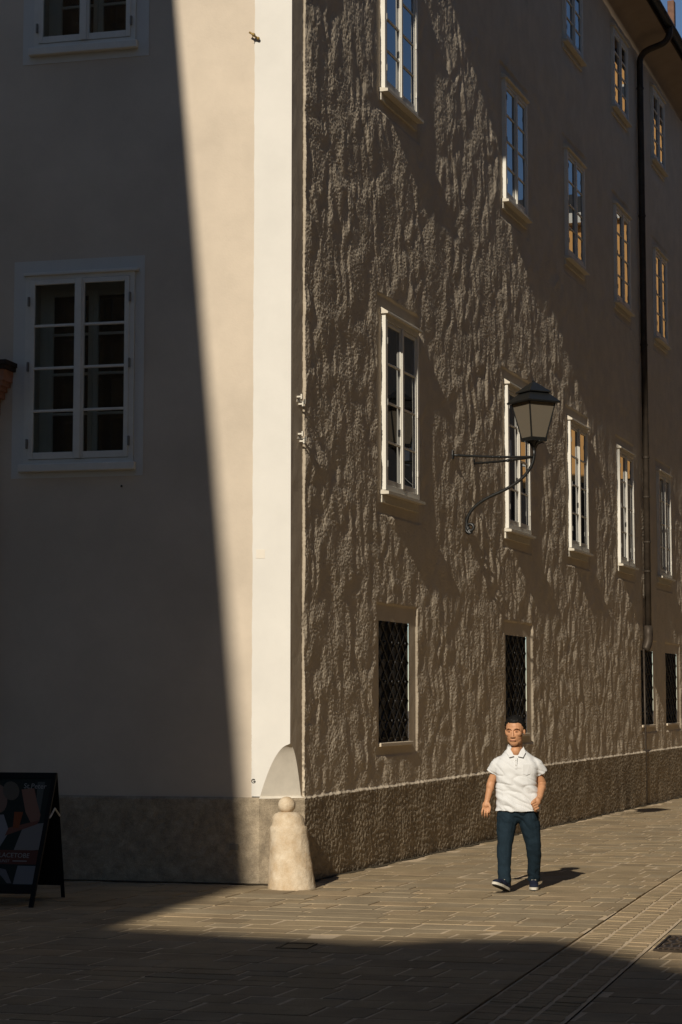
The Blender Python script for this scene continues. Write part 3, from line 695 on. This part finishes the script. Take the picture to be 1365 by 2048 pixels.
# ------------------------------------------------------------------ A-frame sign
FT = Vector((-2.72, 17.25, 0)); BT = Vector((-2.56, 18.10, 0)); TP = Vector((-2.585, 17.68, 1.16)); WD = Vector((-.982, .19, 0)).normalized()
sign = empty('pavement_sign', (FT + BT) / 2 + WD * .35); tag(sign, 'black A-frame poster board with lettering standing at the wall', 'sign')
O_ = (FT + BT) / 2 + WD * .35; W_ = .70
M_BLK = mat('black_sign_frame', (.012, .012, .012), .5); 
def bar(name, A, B, th, parent=sign): return MB().tube([A - O_, B - O_], th, 6).build(name, M_BLK, parent)
U = (TP - FT); Un = U.normalized(); NF = WD.cross(Un).normalized()
if NF.y > 0: NF = -NF
def fp_(u, v, e=0.0): return FT + WD * (u * W_) + U * v + NF * e - O_       # u: right edge 0 -> left 1, v: bottom 0 -> top 1
def quad(name, u0, u1, v0, v1, e, m, th=.004, parent=sign):
    v = [fp_(u, q, k) for k in (e, e - th) for u, q in ((u0, v0), (u1, v0), (u1, v1), (u0, v1))]
    return mesh(name, v, [(3, 2, 1, 0), (4, 5, 6, 7), (0, 1, 5, 4), (1, 2, 6, 5), (2, 3, 7, 6), (3, 0, 4, 7)], m, parent)
for nm, u0, u1, v0, v1 in (('frame_side', 0, .055, 0, 1), ('frame_side', .945, 1, 0, 1), ('frame_top', .055, .945, .955, 1), ('frame_bottom', .055, .945, .10, .16)): quad(nm, u0, u1, v0, v1, .012, M_BLK, .03)
quad('back_board', .02, .98, .12, .99, -.012, M_BLK, .004)
U2 = TP - BT
v = [BT + WD * (u * W_) + U2 * q + Vector((0, k, 0)) - O_ for k in (0.0, .02) for u, q in ((0, .0), (1, .0), (1, 1), (0, 1))]
def rear(name, u0, u1, v0, v1):
    vv = [BT + WD * (u * W_) + U2 * q + Vector((0, k, 0)) - O_ for k in (0.0, .025) for u, q in ((u0, v0), (u1, v0), (u1, v1), (u0, v1))]
    return mesh(name, vv, [(3, 2, 1, 0), (4, 5, 6, 7), (0, 1, 5, 4), (1, 2, 6, 5), (2, 3, 7, 6), (3, 0, 4, 7)], M_BLK, sign)
rear('rear_leg', 0, .05, 0, 1); rear('rear_leg', .95, 1, 0, 1); rear('rear_board', .05, .95, .10, .99)
MB().tube([fp_(-.01, .66) , (FT.lerp(TP, .70).lerp(BT.lerp(TP, .70), .5)) - O_ + Vector((0, 0, .03)), BT.lerp(TP, .66) - O_], .008, 6).build('hinge_stay', mat('pale_steel', (.55, .53, .48), .4), sign)
pm = lambda nm, c: mat('poster_' + nm, tuple(q * .5 for q in c), .6)
post = quad('poster', .055, .945, .16, .955, .006, pm('teal', (.045, .055, .045)), .01)
def shape(name, pts, e, m):
    n = len(pts); return mesh(name, [fp_(u, q, e) for u, q in pts] + [fp_(u, q, e - .0004) for u, q in pts], [tuple(range(n))[::-1], tuple(range(n, 2 * n))] + [(k, (k + 1) % n, n + (k + 1) % n, n + k) for k in range(n)], m, post)
def oval(cu, cv, ru, rv, tilt=0, n=18): return [(cu + ru * cos(a) * cos(tilt) - rv * sin(a) * sin(tilt) * .6, cv + ru * cos(a) * sin(tilt) + rv * sin(a) * cos(tilt)) for a in [2 * pi * k / n for k in range(n)]]
pr = post.parent
shape('print_pale_light', [(.14, .93), (.24, .93), (.20, .72), (.13, .68)], .0068, pm('grey', (.17, .18, .16)))
shape('print_table', [(.055, .62), (.32, .60), (.40, .40), (.06, .42)], .0070, pm('cloth', (.42, .38, .34)))
shape('print_shirt', [(.95, .66), (.62, .68), (.50, .55), (.62, .40), (.95, .36)], .0072, pm('linen', (.50, .47, .47)))
shape('print_raised_arm', [(.33, .88), (.44, .87), (.33, .70), (.22, .61), (.12, .63), (.12, .68), (.20, .78), (.27, .88)], .0076, pm('skin', (.48, .25, .17)))
shape('print_lower_arm', [(.12, .64), (.52, .58), (.55, .52), (.14, .61)], .0078, pm('skin2', (.36, .15, .10)))
shape('print_face', oval(.72, .80, .13, .10, .5), .0080, pm('skin3', (.42, .26, .19)))
shape('print_hair', oval(.58, .86, .12, .07, .2), .0084, pm('fair', (.24, .20, .15)))
shape('print_drink', [(.36, .70), (.48, .70), (.46, .58), (.38, .58)], .0086, pm('amber', (.45, .13, .05)))
shape('print_banner', [(.06, .415), (.945, .415), (.945, .31), (.06, .31)], .0090, pm('banner', (.22, .085, .06)))
shape('print_pale_corner', [(.06, .30), (.30, .30), (.32, .165), (.06, .165)], .0088, pm('blueish', (.36, .36, .36)))
shape('print_glass', [(.45, .27), (.62, .29), (.40, .17), (.34, .17)], .0092, pm('cloud', (.30, .28, .28)))
M_TXT = pm('letters', (.62, .60, .56))
def put_text(body, size, u_right, vv, e, name, shear=0.0):
    o = text_mesh(body, size, M_TXT, name, post, shear); wdt = max((v.co.x for v in o.data.vertices), default=.1)
    org = fp_(u_right, vv, e) + (WD * wdt)
    R3 = Matrix((-WD, Un, NF)).transposed(); o.matrix_local = Matrix.Translation(org) @ R3.to_4x4(); return o
put_text('St.Peter', .068, .105, .880, .0095, 'lettering')
put_text('PLACETOBE', .060, .165, .362, .0096, 'lettering')
put_text('R GUNST', .036, .42, .325, .0096, 'lettering')
shape('print_line', [(.19, .337), (.38, .337), (.38, .331), (.19, .331)], .0096, M_TXT)

# ------------------------------------------------------------------ neighbouring buildings (out of frame: they shade the square and are mirrored in the panes)
def prism(name, foot, z0, z1, m, parent):
    n = len(foot); v = [(p[0], p[1], z0) for p in foot] + [(p[0], p[1], z1) for p in foot]
    return mesh(name, v, [tuple(range(n))[::-1], tuple(range(n, 2 * n))] + [(k, (k + 1) % n, n + (k + 1) % n, n + k) for k in range(n)], m, parent)
M_HOUSE = mat('grey_brown_house_plaster', (0.30, 0.24, 0.18), .95, .12, .8)
M_HOUSE2 = mat('ochre_house_plaster', (0.22, 0.175, 0.125), .95, .12, .8)
M_ORANGE = mat('orange_house_plaster', (0.66, 0.36, 0.13), .95, .10, .6)
M_STOREY_SHADE = mat('painted_shade_storey', (0.07, 0.055, 0.042), .9, .2, 2)  # dark colour stands in for shade on the orange house's lower storeys
M_HWIN = mat('house_window_glass', (0.03, 0.035, 0.04), .1, spec=.6)
def add_windows(parent, origin, ux, nrm, cols, rows, wd=1.0, ht=1.7):
    rz = atan2(ux.y, ux.x); b = MB(); b.box(-wd / 2 - .1, wd / 2 + .1, -.04, .02, -.1, ht + .1); fr = b.data('house_window_frame', M_PAINT)
    b = MB(); b.box(-wd / 2, -.03, -.055, -.03, 0, ht); b.box(.03, wd / 2, -.055, -.03, 0, ht); pn = b.data('house_window_panes', M_HWIN)
    for u in cols:
        for h in rows:
            p = origin + ux * u + UP * h + nrm * .0; w_ = inst('window', fr, parent, p, (0, 0, rz)); inst('panes', pn, w_)
def roofed(name, foot, h, m, label, roofm=M_ROOF, rh=3.0):
    c = sum((Vector((p[0], p[1], 0)) for p in foot), Vector()) / len(foot)
    e = empty(name, c); tag(e, label, 'building'); loc = [(p[0] - c.x, p[1] - c.y) for p in foot]
    prism('wall', loc, -.3, h, m, e); prism('eaves', [(x * 1.0, y * 1.0) for x, y in loc], h + .001, h + .25, M_FLASH, e)
    n = len(loc); v = [(x, y, h + .252) for x, y in loc] + [(x * .35, y * .35, h + rh) for x, y in loc]
    mesh('roof', v, [tuple(range(n, 2 * n))] + [(k, (k + 1) % n, n + (k + 1) % n, n + k) for k in range(n)], roofm, e)
    return e, c
# house on the left of the square: its long eave draws the slanting shadow edge on the corner building
def back(p, H): q = Vector(p) - SD * ((H - p[2]) / -SD.z * 1.0); return q
H1 = 16.0
Pt, Pb = K + Lp(1.265, 9.15), K + Lp(.47, .87)
def toH(p, H): return p - SD * ((H - p.z) / (-SD.z)) * 1.0
e1, e0 = toH(Pt, H1), toH(Pb, H1); dd_ = (e1 - e0).normalized(); lf = Vector((-dd_.y, dd_.x, 0))
fa, fb_ = e1 + dd_ * 3.0, e0 - dd_ * 14
he, c = roofed('left_house', [(p.x, p.y) for p in (fb_, fa, fa + lf * 12, fb_ + lf * 12)], H1 - .25, M_HOUSE, 'tall plastered house left of the square, outside the picture', rh=.26)
# house behind the viewer: its stepped roof edge ends the sunlit patch on the paving
H2_ = 20.0
pts = [toH(Vector((x, y, 0)), H2_) for x, y in ((-1.84, 15.87), (.29, 14.82), (.84, 15.08), (1.72, 15.03), (2.06, 14.33), (2.42, 13.5), (4.6, 9.5))]
ext = pts[0] + (pts[0] - pts[1]).normalized() * 10
ft = [(p.x, p.y) for p in [ext] + pts] + [(pts[-1].x - 6, pts[-1].y - 14), (ext.x - 6, ext.y - 14)]
he, c = roofed('rear_house', ft[::-1], H2_ - .25, M_HOUSE2, 'high house behind the viewer, outside the picture', rh=.26)
# houses across the street; the near one is added to cut sky light
fo = 9.5
def RW(t, o): p = K + Rp(t, 0, o); return (p.x, p.y)
he, c = roofed('added_sky_blocker_house', [RW(-22, fo), RW(-22, fo + 10), RW(22, fo + 10), RW(22, fo)], 17.5, M_HOUSE2, 'added ochre house right of the square, outside the picture, blocking sky light', rh=2.0)
add_windows(he, K + Rp(-22, 0, fo) - c, DR, -NR, [2 + 2.9 * k for k in range(14)], (1.2, 4.8, 8.4, 12.0))
he, c = roofed('shaded_house_across', [RW(22.05, fo), RW(22.05, fo + 10), RW(45, fo + 10), RW(45, fo)], 16.6, M_HOUSE, 'brown shaded house across the street, mirrored in the windows nearest the corner', rh=.9)
add_windows(he, K + Rp(22, 0, fo) - c, DR, -NR, [2 + 2.9 * k for k in range(7)], (1.2, 4.8, 8.4, 12.0))
ob = empty('orange_house', K + Rp(60, 0, 8)); tag(ob, 'sunlit orange house down the street, mirrored in the far window panes', 'building')
def rel(t, o): p = Rp(t, 0, o) - Rp(60, 0, 8); return (p.x, p.y)
prism('wall', [rel(56, 3.0), rel(56, 22), rel(74, 22), rel(74, 3.0)], 10.2, 20.6, M_ORANGE, ob)
prism('shade_dark_storey', [rel(55.9, 2.9), rel(55.9, 22.1), rel(74.1, 22.1), rel(74.1, 2.9)], -.5, 10.2, M_STOREY_SHADE, ob)
prism('cornice', [rel(55.5, 2.5), rel(55.5, 22.5), rel(74.5, 22.5), rel(74.5, 2.5)], 20.601, 21.0, M_PAINT, ob)
v = [(*rel(55.5, 2.5), 21.01), (*rel(55.5, 22.5), 21.01), (*rel(74.5, 22.5), 21.01), (*rel(74.5, 2.5), 21.01), (*rel(62, 8), 23.4), (*rel(62, 18), 23.4)]
mesh('roof', v, [(0, 1, 5, 4), (1, 2, 5), (2, 3, 4, 5), (3, 0, 4)], mat('dark_slate', (.05, .05, .05), .8), ob)
prism('tower_wall', [rel(55.8, 2.8), rel(55.8, 8.7), rel(68, 8.7), rel(68, 2.8)], 10.25, 30.0, M_ORANGE, ob)
prism('tower_cornice', [rel(55.3, 2.3), rel(55.3, 9.1), rel(68.5, 9.1), rel(68.5, 2.3)], 30.01, 30.6, M_FLASH, ob)
add_windows(ob, Vector((*rel(56, 3), 0)), NR, -DR, [9.8, 12.4, 15.0], (11.2, 14.4, 17.6))
add_windows(ob, Vector((*rel(55.8, 2.8), 0)), NR, -DR, (1.3, 4.6), (21.0, 24.2, 27.2))

# ------------------------------------------------------------------ the walking man
man = empty('person', (1.70, 18.80, gz(1.7, 18.8)), radians(-5.2))
man.scale = (1, 1, .987)
tag(man, 'man in white polo shirt and dark blue trousers striding towards the viewer', 'person')
M_SKIN = mat('skin', (0.52, 0.262, 0.135), .55, .16, 14, .0008, 120, spec=.4)
M_SHIRT = mat('white_cotton', (0.63, 0.63, 0.625), .9, .04, 8, .0012, 90)
M_JEANS = mat('dark_blue_cotton', (0.012, 0.023, 0.033), .85, .25, 14, .0012, 140)
M_HAIR = mat('black_hair', (0.010, 0.009, 0.008), .5, 0, bump=.0015, bscale=300)
M_NAVY = mat('navy_canvas', (0.014, 0.018, 0.035), .8, .2, 20, .0008, 200)
M_SOLE = mat('white_rubber', (0.60, 0.56, 0.48), .7, .1, 20)
M_TREAD = mat('dark_rubber_tread', (0.045, 0.04, 0.035), .8, bump=.004, bscale=90)

def fuse(mb, voxel, name, m, parent, smooth_it=5, disp=None):
    me = bpy.data.meshes.new(name + '_src'); me.from_pydata(mb.v, [], mb.f); me.update()
    t = bpy.data.objects.new(name + '_src', me); sc.collection.objects.link(t)
    md = t.modifiers.new('r', 'REMESH'); md.mode = 'VOXEL'; md.voxel_size = voxel; md.adaptivity = 0
    ms = t.modifiers.new('s', 'SMOOTH'); ms.factor = .5; ms.iterations = smooth_it
    dg = bpy.context.evaluated_depsgraph_get(); dg.update()
    out = bpy.data.meshes.new_from_object(t.evaluated_get(dg)); bpy.data.objects.remove(t); bpy.data.meshes.remove(me)
    out.materials.clear(); out.materials.append(m)
    if disp:
        n = len(out.vertices); co = np.empty(n * 3, np.float32); out.vertices.foreach_get('co', co); co = co.reshape(-1, 3)
        nr = np.empty(n * 3, np.float32); out.vertices.foreach_get('normal', nr); nr = nr.reshape(-1, 3)
        co = co + nr * disp(co)[:, None]; out.vertices.foreach_set('co', co.astype(np.float32).ravel()); out.update()
    out.polygons.foreach_set('use_smooth', [True] * len(out.polygons)); out.name = name
    return link(bpy.data.objects.new(name, out), parent)
def limb(b, pts, rad, seg=14, n=5, endball=True):
    P_, R_ = [], []
    for i in range(len(pts) - 1):
        for k in range(n): q = k / n; P_.append(Vector(pts[i]).lerp(Vector(pts[i + 1]), q)); R_.append(rad[i] + (rad[i + 1] - rad[i]) * q)
    P_.append(Vector(pts[-1])); R_.append(rad[-1]); b.tube(P_, R_, seg)
    for p, r in list(zip(pts, rad))[:None if endball else -1]: b.ball(p, r * .985, 14, 10)
def rings(b, rs_, seg=28):
    n0 = len(b.v)
    for z, rx, ry, cx, cy in rs_:
        for k in range(seg):
            a = 2 * pi * k / seg; ca, sa = cos(a), sin(a); e = .82
            b.v.append((cx + rx * math.copysign(abs(ca) ** e, ca), cy + ry * math.copysign(abs(sa) ** e, sa), z))
    for i in range(len(rs_) - 1):
        for k in range(seg): q = (k + 1) % seg; b.f.append((n0 + i * seg + k, n0 + i * seg + q, n0 + (i + 1) * seg + q, n0 + (i + 1) * seg + k))
    b.f.append(tuple(n0 + k for k in reversed(range(seg)))); b.f.append(tuple(n0 + (len(rs_) - 1) * seg + k for k in range(seg)))

HC = Vector((-.012, -.045, 1.545)); HY = radians(-13); HM = Matrix.Translation(HC) @ Matrix.Rotation(HY, 4, 'Z') @ Matrix.Rotation(radians(4), 4, 'X') @ Matrix.Diagonal((1.07, 1.04, .98, 1))
class HB(MB):
    def ell(s, c, r, u=20, v=14):
        bm = bmesh.new(); bmesh.ops.create_uvsphere(bm, u_segments=u, v_segments=v, radius=1)
        for q in bm.verts: q.co = HM @ Vector((q.co.x * r[0] + c[0], q.co.y * r[1] + c[1], q.co.z * r[2] + c[2]))
        return s.add_bm(bm)
    def ht(s, pts, r, seg=10): return s.tube([HM @ Vector(p) for p in pts], r, seg)
b = HB()
b.ell((0, .012, .035), (.084, .098, .098)); b.ell((0, -.018, -.045), (.070, .078, .092)); b.ell((0, -.046, -.112), (.042, .040, .036))
for sx in (-1, 1):
    b.ell((sx * .042, -.058, -.022), (.032, .030, .030)); b.ell((sx * .085, .016, -.012), (.009, .018, .030)); b.ell((sx * .034, -.02, -.088), (.032, .046, .034))
    b.ell((sx * .014, -.100, -.052), (.010, .011, .008))
    b.ell((sx * .036, -.082, .000), (.017, .010, .008))
b.ht([(-.056, -.064, .024), (-.03, -.086, .026), (0, -.086, .022), (.03, -.086, .026), (.056, -.064, .024)], .0085)
b.ht([(0, -.084, .022), (0, -.096, -.012), (0, -.106, -.044)], [.009, .011, .014]); b.ell((0, -.104, -.048), (.014, .015, .012))
b.ell((0, -.086, -.082), (.028, .012, .006)); b.ell((0, -.084, -.094), (.024, .012, .007))
limb(b, [tuple(HM @ Vector((0, .025, -.06))), (-.006, .015, 1.40), (0, .03, 1.30)], [.064, .066, .076]); b.ball((-.006, -.040, 1.350), .056, 14, 10, (.95, .95, 1))
rings(b, [(.80, .15, .09, .01, .01), (1.0, .15, .09, .0, .01), (1.2, .16, .09, 0, .01), (1.30, .11, .07, 0, .015)])
# arms
limb(b, [(-.172, .01, 1.215), (-.243, .045, 1.05), (-.288, .02, .855)], [.040, .041, .027], n=7); b.ball((-.255, .04, 1.0), .043, 12, 10, (.95, 1, 1.5))
limb(b, [(.180, .01, 1.215), (.246, .075, 1.025), (.222, -.11, .912)], [.040, .043, .029], n=7); b.ball((.244, .03, .99), .043, 12, 10, (.95, 1.4, 1))
# hanging hand (his right)
b.ball((-.297, .010, .815), .040, 14, 10, (.95, .45, 1.15)); limb(b, [(-.289, .018, .86), (-.296, .012, .82)], [.026, .030])
for x0, dx, L_, y0 in ((-.330, -.006, .076, .008), (-.3085, -.002, .090, .002), (-.2870, .001, .088, -.002), (-.2665, .004, .070, -.002)):
    limb(b, [(x0 + .003, y0 + .004, .792), (x0 + dx, y0 - .006, .792 - L_ * .5), (x0 + dx, y0 + .004, .792 - L_ * .8), (x0 + dx + .001, y0 + .022, .792 - L_)], [.0098, .0092, .0085, .0075], 8, 3)
limb(b, [(-.272, -.002, .835), (-.258, -.016, .800), (-.262, -.022, .770), (-.268, -.020, .752)], [.014, .012, .0105, .009], 8, 3)
# forward hand (his left), half closed
b.ball((.196, -.160, .868), .040, 14, 10, (.85, .8, 1.05)); limb(b, [(.222, -.11, .912), (.203, -.145, .880)], [.027, .032])
for k in range(4):
    bx_, by_, bz_ = .176 + .010 * k, -.190 + .006 * k, .866 - .0205 * k
    limb(b, [(bx_, by_, bz_), (bx_ - .026, by_ - .018, bz_ - .012), (bx_ - .034, by_ - .002, bz_ - .028), (bx_ - .016, by_ + .016, bz_ - .034)], [.0105, .010, .0092, .0082], 8, 3)
limb(b, [(.190, -.165, .892), (.166, -.190, .880), (.146, -.203, .862), (.140, -.205, .846)], [.014, .0125, .011, .0095], 8, 3)
# legs inside the trousers
for pts in ([(-.08, 0, .78), (-.12, -.12, .42), (-.12, -.255, .08)], [(.10, 0, .78), (.155, .02, .41), (.152, .165, .085)]): limb(b, pts, [.075, .05, .036])
body = fuse(b, .0040, 'body', M_SKIN, man, 4)

# hair
hb = bmesh.new(); bmesh.ops.create_uvsphere(hb, u_segments=48, v_segments=32, radius=1); rh_ = random.Random(3); dele = []
for q in hb.verts:
    x, y, z = q.co.x * .084, q.co.y * .098 + .012, q.co.z * .098 + .035
    zl = float(np.interp(y, [-.10, -.075, -.045, -.015, .03, .08, .12], [.108, .098, .080, .030, -.018, -.060, -.075])) - .012 * (abs(x) < .035) * (y < -.04)
    g = z - zl; off = .016 * min(1, max(0, (g + .004) / .03)) - .004 + (rh_.gauss(0, .0042) if g > .006 else 0)
    top = max(0, q.co.z) * .010 * (1 if y < .05 else .6); d_ = q.co.normalized(); p = Vector((x, y, z)) + d_ * off + Vector((0, 0, top * min(1, max(0, g / .03))))
    if g < -.012: dele.append(q)
    q.co = HM @ p
bmesh.ops.delete(hb, geom=dele, context='VERTS'); MB().add_bm(hb).build('hair', M_HAIR, body, True)
M_BROW = mat('eyebrow_dark', (.07, .04, .025), .7); M_LIP = mat('lip_skin', (.30, .11, .075), .6); M_EYE = mat('eye_dark', (.012, .010, .010), .2)
for sx in (-1, 1):
    e = HB(); e.ht([(sx * .056, -.074, .022), (sx * .040, -.0915, .030), (sx * .018, -.0945, .025)], [.002, .0036, .0028], 6); e.build('eyebrow', M_BROW, body, True)
    e = HB(); e.ell((sx * .035, -.0910, .001), (.0125, .004, .0034), 12, 8); e.build('eye', M_EYE, body, True)
e = HB(); e.ht([(-.027, -.0885, -.0885), (-.012, -.0985, -.0865), (.012, -.0985, -.0865), (.027, -.0885, -.0885)], .0028, 6); e.build('mouth', M_LIP, body, True)

# shirt
b = MB()
rings(b, [(.762, .220, .140, .012, 0), (.80, .218, .140, .012, 0), (.88, .211, .136, .008, 0), (1.0, .204, .124, .004, 0), (1.10, .208, .128, .002, 0), (1.19, .214, .126, .002, .002), (1.245, .202, .114, .002, .006), (1.288, .172, .100, .0, .012), (1.325, .132, .088, -.002, .018), (1.355, .100, .080, -.004, .024), (1.378, .080, .070, -.005, .030)])
limb(b, [(-.130, .008, 1.248), (-.190, .012, 1.218), (-.243, .028, 1.135)], [.058, .064, .060], endball=False); limb(b, [(.138, .008, 1.248), (.198, .012, 1.215), (.247, .038, 1.130)], [.058, .064, .062], endball=False)
def folds(c):
    x, y, z = c[:, 0], c[:, 1], c[:, 2]
    f = .022 * gnoise((x * .55 + z * .9) / .058, (z - x * .6 + y * .5) / .26, 41) * (1 - sstep(1.05, 1.2, z)) + .009 * gnoise((x + z * .4) / .06, (z + y) / .12, 42) + .004 * gnoise(x / .11, z / .2, 43)
    cr = np.clip(1 - np.abs(gnoise((x * .5 + z) / .085, (z * .4 - x) / .22, 45)) * 3.0, 0, 1) ** 2 * (1 - .6 * sstep(1.05, 1.25, z))
    return f * .7 - .010 * cr - .002
shirt = fuse(b, .007, 'polo_shirt', M_SHIRT, man, 4, folds)
def flap(pts, name, m, th=.006):
    n = len(pts); v = [Vector(p) for p in pts] + [Vector(p) + Vector((0, th, -.001)) for p in pts]
    return mesh(name, v, [tuple(range(n)), tuple(range(2 * n - 1, n - 1, -1))] + [((k + 1) % n, k, n + k, n + (k + 1) % n) for k in range(n)], m, shirt)
c0 = .0
b = MB()                                                  # standing collar band round the neck
cpts = []
for k in range(23):
    a = radians(-70 - (220 * k / 22)); cpts.append((a, ))
for lev in range(3):
    for (a,) in cpts:
        r = (.074, .071, .088)[lev]; z = (1.352, 1.405, 1.362)[lev] + .018 * max(0, sin(a + 0)) ; b.v.append((-.006 + r * 1.05 * cos(a), .020 + r * sin(a), z))
n_ = len(cpts)
for lev in range(2):
    for k in range(n_ - 1): b.f.append((lev * n_ + k, lev * n_ + k + 1, (lev + 1) * n_ + k + 1, (lev + 1) * n_ + k))
col = b.build('collar', M_SHIRT, shirt, True); md = col.modifiers.new('thick', 'SOLIDIFY'); md.thickness = .005
flap([(-.080, -.030, 1.392), (-.046, -.070, 1.352), (-.022, -.104, 1.302), (-.070, -.108, 1.290), (-.096, -.072, 1.336)], 'collar_point', M_SHIRT)
flap([(.070, -.030, 1.392), (.038, -.070, 1.352), (.012, -.104, 1.300), (.064, -.110, 1.290), (.088, -.072, 1.336)], 'collar_point', M_SHIRT)
flap([(-.014, -.112, 1.290), (.008, -.112, 1.290), (.004, -.128, 1.18), (-.018, -.128, 1.18)], 'placket', M_SHIRT, .008)
for z, y in ((1.262, -.118), (1.215, -.127)): MB().ball((-.006, y, z), .006, 8, 6, (1, .5, 1)).build('button', mat('pale_button', (.55, .53, .5), .4), shirt)
flap([(.060, -.119, 1.222), (.130, -.104, 1.222), (.130, -.107, 1.130), (.096, -.119, 1.118), (.060, -.124, 1.130)], 'pocket', M_SHIRT, .008)

# trousers
b = MB()
b.ball((.012, .0, .76), .12, 24, 16, (1.62, .93, .95))
limb(b, [(-.085, -.005, .74), (-.103, -.065, .58), (-.120, -.130, .42), (-.127, -.195, .25), (-.122, -.258, .075)], [.108, .094, .075, .066, .063], endball=False)
limb(b, [(.108, .0, .74), (.132, .010, .58), (.157, .022, .41), (.160, .090, .24), (.153, .158, .085)], [.106, .092, .074, .066, .066], endball=False)
def folds2(c):
    x, y, z = c[:, 0], c[:, 1], c[:, 2]
    return .009 * gnoise((z * .9 + x * .5) / .06, (x - z * .25) / .10, 51) * (.7 + 1.0 * (1 - sstep(.05, .25, z)) + .8 * sstep(.58, .70, z)) + .006 * gnoise(z / .18, x / .06, 52) - .006 * np.clip(1 - np.abs(gnoise((z + x * .6) / .10, (x - z * .3) / .14, 53)) * 3, 0, 1) ** 2 * (.25 + (1 - sstep(.08, .3, z)) + sstep(.55, .68, z))
tr = fuse(b, .0065, 'trousers', M_JEANS, man, 3, folds2)
# shoes
def shoe(heel, toe, name):
    h, t = Vector(heel), Vector(toe); X = (t - h).normalized(); Y = UP.cross(X).normalized(); Z = X.cross(Y); L_ = (t - h).length
    M4 = Matrix((X, Y, Z)).transposed().to_4x4(); M4.translation = h
    e = bpy.data.objects.new(name, None); e.matrix_local = M4; link(e, man); e.empty_display_size = .05
    b = MB(); b.ball((.055, 0, .058), .05, 16, 12, (1.1, .86, 1.0)); b.ball((.125, 0, .050), .05, 16, 12, (1.7, .92, .82)); b.ball((L_ - .062, 0, .038), .05, 16, 12, (1.15, .96, .62)); limb(b, [(.06, 0, .06), (.055, 0, .11)], [.044, .042])
    fuse(b, .006, 'upper', M_NAVY, e, 4)
    n = 28; out = []
    for k in range(n):
        a = 2 * pi * k / n; x = L_ / 2 + (L_ / 2 + .006) * cos(a); wv = .041 + .010 * sstep(.1, .2, np.array(x)) ; out.append((x, float(wv) * math.copysign(abs(sin(a)) ** .75, sin(a))))
    v = [(x, y, z) for z in (.006, .030) for x, y in out]
    mesh('sole', v, [tuple(range(n))[::-1], tuple(range(n, 2 * n))] + [(k, (k + 1) % n, n + (k + 1) % n, n + k) for k in range(n)], M_SOLE, e)
    v = [(L_ / 2 + (x - L_ / 2) * .94, y * .88, z) for z in (.0, .007) for x, y in out]
    mesh('tread', v, [tuple(range(n))[::-1], tuple(range(n, 2 * n))] + [(k, (k + 1) % n, n + (k + 1) % n, n + k) for k in range(n)], M_TREAD, e)
    for k in range(3): MB().tube([(.125 + .018 * k, -.022, .088 - .006 * k), (.125 + .018 * k, .022, .088 - .006 * k)], .003, 6).build('lace', M_SOLE, e)
shoe((-.088, -.215, .006), (-.225, -.43, .092), 'shoe'); shoe((.156, .205, .004), (.158, -.058, .004), 'shoe')
